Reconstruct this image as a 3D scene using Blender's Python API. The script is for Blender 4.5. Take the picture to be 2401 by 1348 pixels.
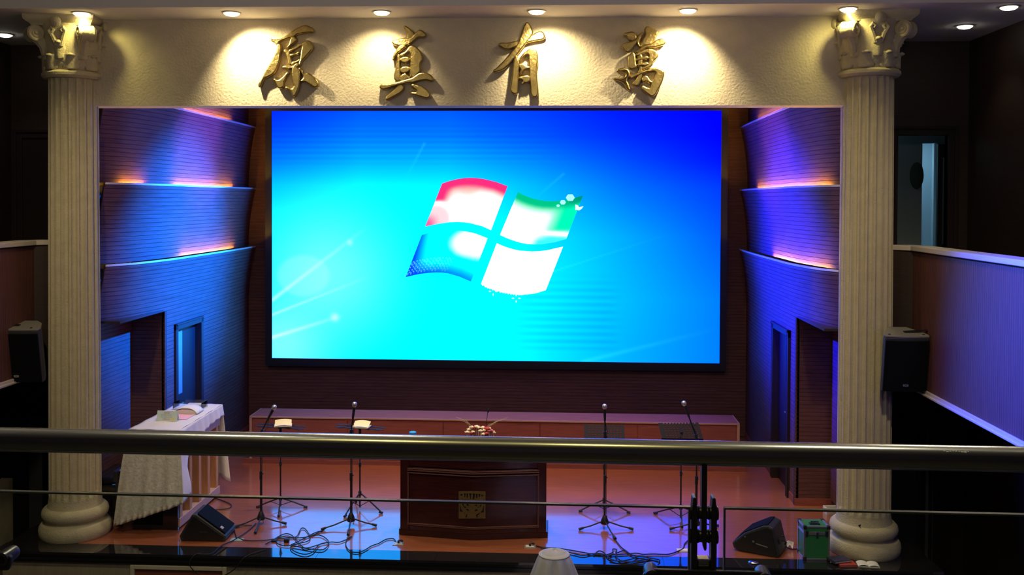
import bpy, math, random
from math import sin, cos, pi, radians, atan, sqrt
from mathutils import Vector, Matrix
random.seed(7)
for _o in list(bpy.data.objects): bpy.data.objects.remove(_o)
S = bpy.context.scene
COL = S.collection
# ------------------------------------------------------------------ camera
CAMPOS = Vector((1.1, -11.9, 4.18)); FPX = 2300.0
YAW, PITCH, ROLL = atan(116/2300), atan(45/2300), 0.0039
fwd = Vector((-sin(YAW)*cos(PITCH), cos(YAW)*cos(PITCH), -sin(PITCH)))
rgt = Vector((cos(YAW), sin(YAW), 0)); upv = rgt.cross(fwd)
r2 = rgt*cos(ROLL) + upv*sin(ROLL); u2 = upv*cos(ROLL) - rgt*sin(ROLL)
cd = bpy.data.cameras.new('camera'); cam = bpy.data.objects.new('camera', cd); COL.objects.link(cam)
M = Matrix((r2, u2, -fwd)).transposed().to_4x4(); M.translation = CAMPOS
cam.matrix_world = M
cd.sensor_width = 36; cd.lens = 36*FPX/2401; cd.shift_y = -(674-515)/2401; cd.clip_start = .05; cd.clip_end = 100
S.camera = cam
# ------------------------------------------------------------------ world, exposure, large lights
S.view_settings.view_transform = 'Standard'; S.view_settings.look = 'None'
S.view_settings.exposure = 0.0; S.view_settings.gamma = 1.0; S.view_settings.use_curve_mapping = False
W = bpy.data.worlds.new('world'); S.world = W; W.use_nodes = True
W.node_tree.nodes['Background'].inputs[0].default_value = (.55, .55, .7, 1)
W.node_tree.nodes['Background'].inputs[1].default_value = 0.012
def spot(name, loc, aim, power, color, angle, blend=.6, radius=.05):
    l = bpy.data.lights.new(name, 'SPOT'); l.energy = power; l.color = color
    l.spot_size = radians(angle); l.spot_blend = blend; l.shadow_soft_size = radius
    o = bpy.data.objects.new(name, l); COL.objects.link(o); o.location = loc
    o.rotation_euler = (Vector(aim)-Vector(loc)).to_track_quat('-Z', 'Y').to_euler()
    return o
WARM = (1, .80, .50); AMBER = (1, .74, .30); NEUT = (1, .88, .70)
# house lamps on the hall ceiling, shining at the stage front
for x, p in ((-3.6, 330), (0.0, 210), (3.6, 330)):
    spot('house_spot_lamp', (x, -4.6, 6.75), (x*1.25, 0, 2.0), p, (1, .82, .52), 66, .9, .12)
def point(name, loc, power, color, radius):
    l = bpy.data.lights.new(name, 'POINT'); l.energy = power; l.color = color; l.shadow_soft_size = radius
    o = bpy.data.objects.new(name, l); COL.objects.link(o); o.location = loc; return o
# unseen fill lights added mid-hall to brighten ceiling, beam and columns
for x in (-3.2, 0.0, 3.2): point('unseen_hall_fill', (x, -6.8, 5.5), 66, (1, .86, .66), .2)
# lamps over the viewing balcony
for x, y, p, c in ((-.75, -9.2, 26, (1, .93, .8)), (.05, -10.6, 24, (1, .85, .35)), (1.25, -10.8, 24, (1, .85, .35)), (2.55, -9.3, 55, (1, .92, .75)), (4.0, -9.5, 10, (1, .9, .7)), (-3.0, -9.5, 10, (1, .9, .7))):
    spot('balcony_ceiling_lamp', (x, y, 6.8), (x, y+.2, 0), p, c, 120, .6, .10)
# stage lamps hanging above the stage behind the beam
for x, y in ((-2.4, 1.3), (0.0, 2.2), (2.4, 1.3)):
    spot('stage_wash_lamp', (x, y, 6.2), (x*.9, y+.1, 0), 500, (1, .76, .48), 74, .9, .1)
# coloured wash lamps on the curved side walls
spot('blue_wash_lamp', (1.3, 2.3, 6.2), (-4.5, 2.45, 3.35), 42000, (.0, .12, 1), 38, 1., .08)
spot('blue_wash_lamp', (-1.5, 2.3, 6.2), (4.3, 2.5, 3.35), 42000, (.004, .008, 1), 38, 1., .08)
spot('violet_wash_lamp', (.8, 3.0, 6.1), (-4.4, 2.95, 5.05), 6500, (.15, .075, 1), 26, 1., .06)
spot('violet_wash_lamp', (-1.0, 3.0, 6.1), (4.2, 2.95, 5.05), 5500, (.13, .05, 1), 26, 1., .06)
# blue wash on the side balcony front from a lamp under the opposite ceiling
spot('blue_balcony_lamp', (-1.5, -6.0, 6.6), (5.3, -3.4, 3.0), 30000, (.02, .05, 1), 32, 1., .08)
# daylight coming in behind the open upper doorway, and a weak fill light added to brighten the dim corridor wall
spot('corridor_daylight', (6.2, 4.3, 5.3), (6.75, 4.9, 3.6), 52, (.40, .72, 1), 140, .5, .2)
point('corridor_fill', (5.5, 2.5, 5.2), 1.1, (.55, .8, 1), .1)

# ------------------------------------------------------------------ materials
def mat(name, base=(.5,.5,.5), rough=.5, metal=0., spec=.5, ior=None, coat=0., bump=0., bscale=40., var=0., vscale=4., emit=None, estr=0., stretch=None, alpha=None, trans=0., sheen=0., bdist=.01, coat_rough=.05, coat_ior=1.5):
    m = bpy.data.materials.new(name); m.use_nodes = True
    nt = m.node_tree; b = nt.nodes['Principled BSDF']; L = nt.links
    b.inputs['Base Color'].default_value = (*base, 1); b.inputs['Roughness'].default_value = rough
    b.inputs['Metallic'].default_value = metal; b.inputs['Specular IOR Level'].default_value = spec
    if ior: b.inputs['IOR'].default_value = ior
    b.inputs['Coat Weight'].default_value = coat; b.inputs['Coat Roughness'].default_value = coat_rough
    b.inputs['Coat IOR'].default_value = coat_ior
    b.inputs['Transmission Weight'].default_value = trans
    if sheen: b.inputs['Sheen Weight'].default_value = sheen
    if alpha is not None: b.inputs['Alpha'].default_value = alpha
    if emit: b.inputs['Emission Color'].default_value = (*emit, 1); b.inputs['Emission Strength'].default_value = estr
    tc = nt.nodes.new('ShaderNodeTexCoord'); mp = nt.nodes.new('ShaderNodeMapping')
    L.new(tc.outputs['Object'], mp.inputs[0])
    if stretch: mp.inputs['Scale'].default_value = stretch
    if var:
        n = nt.nodes.new('ShaderNodeTexNoise'); n.inputs['Scale'].default_value = vscale; n.inputs['Detail'].default_value = 5
        L.new(mp.outputs[0], n.inputs[0])
        r = nt.nodes.new('ShaderNodeValToRGB'); L.new(n.outputs[0], r.inputs[0])
        r.color_ramp.elements[0].position = .3; r.color_ramp.elements[1].position = .7
        r.color_ramp.elements[0].color = (*[c*(1-var) for c in base], 1); r.color_ramp.elements[1].color = (*[min(1, c*(1+var)) for c in base], 1)
        L.new(r.outputs[0], b.inputs['Base Color'])
    if bump:
        n2 = nt.nodes.new('ShaderNodeTexNoise'); n2.inputs['Scale'].default_value = bscale; n2.inputs['Detail'].default_value = 3
        L.new((mp if stretch else tc).outputs[0 if stretch else 'Object'], n2.inputs[0])
        bp = nt.nodes.new('ShaderNodeBump'); bp.inputs['Strength'].default_value = bump; bp.inputs['Distance'].default_value = bdist
        L.new(n2.outputs[0], bp.inputs['Height']); L.new(bp.outputs[0], b.inputs['Normal'])
    return m
def emat(name, color, s):
    m = bpy.data.materials.new(name); m.use_nodes = True; nt = m.node_tree
    nt.nodes.clear(); o = nt.nodes.new('ShaderNodeOutputMaterial'); e = nt.nodes.new('ShaderNodeEmission')
    e.inputs[0].default_value = (*color, 1); e.inputs[1].default_value = s; nt.links.new(e.outputs[0], o.inputs[0]); return m
K = {}
K['stucco'] = mat('cream_stucco', (.60, .52, .38), .85, bump=.9, bscale=34, bdist=.012, var=.05, vscale=6)
K['column'] = mat('column_stucco', (.53, .46, .30), .8, bump=.8, bscale=55, bdist=.008, var=.07, vscale=9)
K['slat'] = mat('wood_slat', (.115, .046, .040), .6, spec=.25, var=.25, vscale=3, stretch=(1, 1, 14), bump=.15, bscale=20)
K['groove'] = mat('groove_backing', (.022, .010, .009), .8)
K['slatback'] = mat('wood_slat_plain', (.11, .045, .035), .45, var=.2, vscale=3, stretch=(1, 6, 14))
K['lip'] = mat('ledge_edge', (.62, .56, .52), .5)
K['floorwood'] = mat('stage_floor_wood', (.34, .10, .045), .30, var=.2, vscale=2.2, stretch=(1.2, 14, 1), coat=1.0, bump=.03, bscale=8, coat_rough=.09, coat_ior=1.6)
K['granite'] = mat('black_granite', (.016, .014, .016), .05, ior=2.1, var=.6, vscale=90)
K['nosing'] = mat('dark_nosing', (.012, .012, .014), .18, ior=1.6)
K['beige'] = mat('beige_front', (.36, .30, .19), .7, var=.1, vscale=8, stretch=(6, 1, 1))
K['frame'] = mat('cream_frame', (.62, .55, .40), .5)
K['redpanel'] = mat('red_panel', (.26, .07, .03), .5, var=.2, vscale=5, stretch=(1, 1, 12))
K['ceil'] = mat('ceiling_paint', (.84, .80, .77), .8)
K['ceilhall'] = mat('hall_ceiling_paint', (.30, .28, .26), .85)
K['dark'] = mat('dark_panel', (.028, .013, .009), .55, var=.25, vscale=4, stretch=(1, 1, 20), bump=.2, bscale=18)
K['hallfloor'] = mat('hall_floor', (.05, .045, .04), .4)
K['parapet'] = mat('parapet_wood', (.12, .045, .035), .5, var=.2, vscale=3, stretch=(14, 14, 1))
K['cap'] = mat('parapet_cap', (.62, .55, .45), .35)
K['black'] = mat('black_plastic', (.012, .012, .014), .45)
K['blackmetal'] = mat('black_metal', (.010, .010, .012), .42)
K['deskblack'] = mat('desk_black', (.010, .009, .012), .7, spec=.15)
K['grille'] = mat('speaker_grille', (.004, .004, .006), .8, spec=.1, bump=.2, bscale=220)
K['grey'] = mat('grey_cabinet', (.20, .19, .17), .5)
K['greyside'] = mat('dark_cabinet', (.030, .030, .034), .45, bump=.2, bscale=200)
K['steel'] = mat('brushed_steel', (.50, .50, .42), .23, metal=1.)
K['darksteel'] = mat('dark_steel', (.14, .15, .13), .32, metal=.9)
K['chrome'] = mat('chrome', (.7, .7, .68), .15, metal=1.)
K['gold'] = mat('hammered_gold', (.44, .33, .12), .34, metal=1., bump=.55, bscale=26, bdist=.012, var=.2, vscale=9)
K['brass'] = mat('brass', (.52, .38, .14), .38, metal=.9, var=.1, vscale=30)
K['mahog'] = mat('mahogany', (.060, .013, .012), .24, var=.3, vscale=4, stretch=(1, 1, 10), coat=.3)
K['mahogdark'] = mat('mahogany_dark', (.045, .010, .010), .2, coat=.3, var=.25, vscale=4)
K['mouldlit'] = mat('lectern_moulding_lit', (.15, .055, .048), .35)  # paler than the mahogany: reflected light on the mouldings put into the colour
K['bench'] = mat('bench_wood', (.25, .075, .055), .7, spec=.05, var=.15, vscale=3, stretch=(1, 10, 10))
K['benchedge'] = mat('bench_edge', (.46, .25, .16), .4)
K['cloth'] = mat('white_cloth', (.72, .70, .68), .9, bump=.25, bscale=90, sheen=.2)
K['lace'] = mat('white_lace', (.62, .60, .53), .9, bump=.7, bscale=30, bdist=.01, var=.14, vscale=26)
K['pianoblack'] = mat('piano_black', (.012, .011, .012), .15, coat=.5)
K['post'] = mat('piano_post', (.50, .27, .13), .4, var=.12, vscale=4, stretch=(8, 8, 1))
K['soundboard'] = mat('soundboard', (.55, .30, .07), .35, var=.35, vscale=7, stretch=(3, 6, 1))
K['pinkboard'] = mat('piano_rail', (.50, .33, .28), .5)
K['paper'] = mat('paper', (.80, .80, .78), .8)
K['yellowpaper'] = mat('yellow_paper', (.80, .72, .42), .8)
K['pink'] = mat('pink_paper', (.85, .45, .58), .8)
K['card'] = mat('pale_blue_card', (.55, .66, .64), .7)
K['print'] = mat('printed_ink', (.55, .18, .16), .8)
K['print2'] = mat('printed_grey', (.36, .38, .36), .8)
K['yellow'] = mat('yellow_print', (.75, .62, .15), .8)
K['green'] = mat('green_panel', (.04, .24, .07), .4, bump=.1, bscale=120)
K['alu'] = mat('aluminium_edge', (.55, .56, .55), .35, metal=.8)
K['whiteplastic'] = mat('white_plastic', (.72, .70, .66), .5)
K['cable'] = mat('black_cable', (.008, .008, .010), .5)
K['blueglow'] = mat('blue_plastic', (.02, .28, .75), .35)
K['flowerw'] = mat('cream_petals', (.82, .72, .48), .8)
K['flowerr'] = mat('red_petals', (.45, .03, .04), .7)
K['twig'] = mat('dry_twig', (.45, .36, .24), .8)
K['bookblue'] = mat('navy_book', (.03, .035, .06), .5)
K['bookred'] = mat('red_book', (.45, .05, .03), .5)
K['pages'] = mat('book_pages', (.66, .62, .52), .8)
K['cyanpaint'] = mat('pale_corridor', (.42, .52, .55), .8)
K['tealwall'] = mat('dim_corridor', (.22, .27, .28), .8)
K['wreath'] = mat('dark_wreath', (.03, .06, .045), .8)
K['doordark'] = mat('dark_door', (.022, .014, .014), .5, spec=.25)
K['doorglass'] = mat('door_glass', (.16, .20, .20), .35)
K['sheer'] = mat('sheer_white', (.88, .86, .84), .9, alpha=.80)
K['white'] = mat('white_fabric', (.82, .80, .77), .85)
K['redribbon'] = mat('red_ribbon', (.62, .03, .03), .5)
K['screenframe'] = mat('screen_frame', (.012, .013, .018), .4)
K['lampglow'] = emat('lamp_glow', (1, .86, .55), 14)
K['lampglow2'] = emat('lamp_glow_white', (1, .93, .78), 14)
K['lampring'] = mat('lamp_ring', (.5, .46, .40), .3, metal=.6)
K['ledstrip'] = emat('led_strip_glow', (1, .55, .03), 190)
K['holeplate'] = mat('floor_box_metal', (.30, .32, .32), .35, metal=.7)
K['cyanplate'] = mat('floor_box_plate', (.30, .45, .42), .4)
# clear glass that lets light through (thin sheet)
def glassmat():
    m = bpy.data.materials.new('clear_glass'); m.use_nodes = True; nt = m.node_tree; nt.nodes.clear()
    o = nt.nodes.new('ShaderNodeOutputMaterial'); mx = nt.nodes.new('ShaderNodeMixShader')
    t = nt.nodes.new('ShaderNodeBsdfTransparent'); g = nt.nodes.new('ShaderNodeBsdfGlossy'); f = nt.nodes.new('ShaderNodeFresnel')
    t.inputs[0].default_value = (.93, .96, .95, 1); g.inputs['Roughness'].default_value = .01; f.inputs[0].default_value = 1.45
    nt.links.new(f.outputs[0], mx.inputs[0]); nt.links.new(t.outputs[0], mx.inputs[1]); nt.links.new(g.outputs[0], mx.inputs[2]); nt.links.new(mx.outputs[0], o.inputs[0])
    return m
K['glass'] = glassmat()
K['glassedge'] = mat('glass_edge', (.10, .115, .10), .25)
def screenmat():
    m = bpy.data.materials.new('screen_picture'); m.use_nodes = True; nt = m.node_tree; nt.nodes.clear()
    o = nt.nodes.new('ShaderNodeOutputMaterial'); e = nt.nodes.new('ShaderNodeEmission'); a = nt.nodes.new('ShaderNodeAttribute')
    a.attribute_name = 'picture'; nt.links.new(a.outputs['Color'], e.inputs[0]); nt.links.new(e.outputs[0], o.inputs[0]); return m
K['screen'] = screenmat()

# ------------------------------------------------------------------ mesh helpers
class G:
    def __init__(s): s.v = []; s.f = []
    def add(s, v, f):
        n = len(s.v); s.v += [tuple(p) for p in v]; s.f += [tuple(i+n for i in q) for q in f]; return s
    def box(s, x0, y0, z0, x1, y1, z1):
        v = [(x0,y0,z0),(x1,y0,z0),(x1,y1,z0),(x0,y1,z0),(x0,y0,z1),(x1,y0,z1),(x1,y1,z1),(x0,y1,z1)]
        return s.add(v, [(0,3,2,1),(4,5,6,7),(0,1,5,4),(1,2,6,5),(2,3,7,6),(3,0,4,7)])
    def obox(s, c, size, mtx):
        h = Vector(size)/2; c = Vector(c)
        v = [c + mtx @ Vector((sx*h.x, sy*h.y, sz*h.z)) for sz in (-1,1) for sx, sy in ((-1,-1),(1,-1),(1,1),(-1,1))]
        return s.add(v, [(0,3,2,1),(4,5,6,7),(0,1,5,4),(1,2,6,5),(2,3,7,6),(3,0,4,7)])
    def bar(s, a, b, w, t, up=(0,0,1)):
        a = Vector(a); b = Vector(b); d = (b-a).normalized(); u = Vector(up)
        x = d.cross(u).normalized(); y = x.cross(d)
        v = [p + x*sx*w/2 + y*sy*t/2 for p in (a,b) for sx, sy in ((-1,-1),(1,-1),(1,1),(-1,1))]
        return s.add(v, [(0,3,2,1),(4,5,6,7),(0,1,5,4),(1,2,6,5),(2,3,7,6),(3,0,4,7)])
    def tube(s, pts, r, n=8, cap=True):
        pts = [Vector(p) for p in pts]; k = len(pts)
        rr = r if isinstance(r, (list, tuple)) else [r]*k
        T = []
        for i in range(k):
            d = pts[min(i+1,k-1)]-pts[max(i-1,0)]
            T.append(d.normalized() if d.length > 1e-9 else Vector((0,0,1)))
        a = Vector((0,0,1)) if abs(T[0].z) < .9 else Vector((1,0,0))
        x = T[0].cross(a).normalized(); v = []
        for i in range(k):
            if i:
                q = T[i-1].rotation_difference(T[i]); x = q @ x
            x = (x - T[i]*x.dot(T[i])).normalized()
            y = T[i].cross(x)
            v += [pts[i] + (x*cos(2*pi*j/n)+y*sin(2*pi*j/n))*rr[i] for j in range(n)]
        f = [(i*n+j, i*n+(j+1)%n, (i+1)*n+(j+1)%n, (i+1)*n+j) for i in range(k-1) for j in range(n)]
        if cap: f += [tuple(range(n-1,-1,-1)), tuple((k-1)*n+j for j in range(n))]
        return s.add(v, f)
    def lathe(s, prof, n=24, c=(0,0,0), mtx=None, cap=True):
        c = Vector(c); v = []
        for r, z in prof:
            for j in range(n):
                p = Vector((r*cos(2*pi*j/n), r*sin(2*pi*j/n), z))
                if mtx: p = mtx @ p
                v.append(c+p)
        k = len(prof)
        f = [(i*n+j, i*n+(j+1)%n, (i+1)*n+(j+1)%n, (i+1)*n+j) for i in range(k-1) for j in range(n)]
        if cap: f += [tuple(range(n-1,-1,-1)), tuple((k-1)*n+j for j in range(n))]
        return s.add(v, f)
    def prism(s, poly, a, b):
        """poly: list of 3-D points (convex or simple), extruded from offset a to offset b"""
        n = len(poly); a = Vector(a); b = Vector(b)
        v = [Vector(p)+a for p in poly] + [Vector(p)+b for p in poly]
        return s.add(v, [tuple(range(n-1,-1,-1)), tuple(range(n,2*n))] + [(i, (i+1)%n, n+(i+1)%n, n+i) for i in range(n)])
    def grid(s, fn, nu, nv):
        v = [fn(i/nu, j/nv) for j in range(nv+1) for i in range(nu+1)]; w = nu+1
        return s.add(v, [(j*w+i, j*w+i+1, (j+1)*w+i+1, (j+1)*w+i) for j in range(nv) for i in range(nu)])
    def mesh(s, name, m, smooth=False):
        me = bpy.data.meshes.new(name); me.from_pydata([tuple(p) for p in s.v], [], s.f); me.update()
        if smooth:
            me.polygons.foreach_set('use_smooth', [True]*len(me.polygons)); me.set_sharp_from_angle(angle=.7)
        me.materials.append(K[m] if isinstance(m, str) else m); return me
    def obj(s, name, m, parent=None, smooth=False, bevel=0., loc=None, rz=0.):
        o = bpy.data.objects.new(name, s.mesh(name, m, smooth)); COL.objects.link(o)
        if parent: o.parent = parent
        if loc: o.location = loc
        if rz: o.rotation_euler.z = rz
        if bevel:
            b = o.modifiers.new('bevel', 'BEVEL'); b.width = bevel; b.segments = 2; b.limit_method = 'ANGLE'
        return o
def tag(o, label, cat, group=None):
    o['label'] = label; o['category'] = cat
    if group: o['group'] = group
    return o
def struct(o): o['kind'] = 'structure'; return o
def thing(name, label, cat, loc=(0,0,0), rz=0., group=None):
    o = bpy.data.objects.new(name, None); COL.objects.link(o); o.location = loc; o.rotation_euler.z = rz; o.empty_display_size = .1
    return tag(o, label, cat, group)
def copytree(o, parent=None):
    c = o.copy(); COL.objects.link(c)
    if parent: c.parent = parent
    for ch in list(o.children): copytree(ch, c)
    return c
def curvemesh(name, loops, depth, bev, m, parent, y0=0., smooth=True, cyc='BEZIER', off=True):
    """flat outline(s) in X,Z turned into a solid standing on plane y0 and rising towards -Y"""
    cu = bpy.data.curves.new(name, 'CURVE'); cu.dimensions = '2D'; cu.fill_mode = 'BOTH'; cu.resolution_u = 4
    cu.extrude = max(depth/2-bev, .0005); cu.bevel_depth = bev; cu.bevel_resolution = 2
    if off: cu.offset = -bev
    for lp in loops:
        if cyc == 'BEZIER':
            sp = cu.splines.new('BEZIER'); sp.bezier_points.add(len(lp)-1)
            for q, p in zip(sp.bezier_points, lp):
                q.co = (p[0], p[1], 0); q.handle_left_type = q.handle_right_type = 'AUTO'
        else:
            sp = cu.splines.new('POLY'); sp.points.add(len(lp)-1)
            for q, p in zip(sp.points, lp): q.co = (p[0], p[1], 0, 1)
        sp.use_cyclic_u = True
    t = bpy.data.objects.new(name, cu); COL.objects.link(t)
    dg = bpy.context.evaluated_depsgraph_get(); me = bpy.data.meshes.new_from_object(t.evaluated_get(dg))
    bpy.data.objects.remove(t); bpy.data.curves.remove(cu)
    me.transform(Matrix.Translation((0, y0-depth/2, 0)) @ Matrix.Rotation(pi/2, 4, 'X'))
    me.name = name; me.materials.clear(); me.materials.append(K[m])
    if smooth:
        me.polygons.foreach_set('use_smooth', [True]*len(me.polygons)); me.set_sharp_from_angle(angle=.9)
    o = bpy.data.objects.new(name, me); COL.objects.link(o)
    if parent: o.parent = parent
    return o
def lerp(a, b, t): return a+(b-a)*t
def interp(x, xs, ys):
    if x <= xs[0]: return ys[0]
    for i in range(len(xs)-1):
        if x <= xs[i+1]: return lerp(ys[i], ys[i+1], (x-xs[i])/(xs[i+1]-xs[i]))
    return ys[-1]
def sstep(a, b, x):
    t = max(0., min(1., (x-a)/(b-a))); return t*t*(3-2*t)

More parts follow.
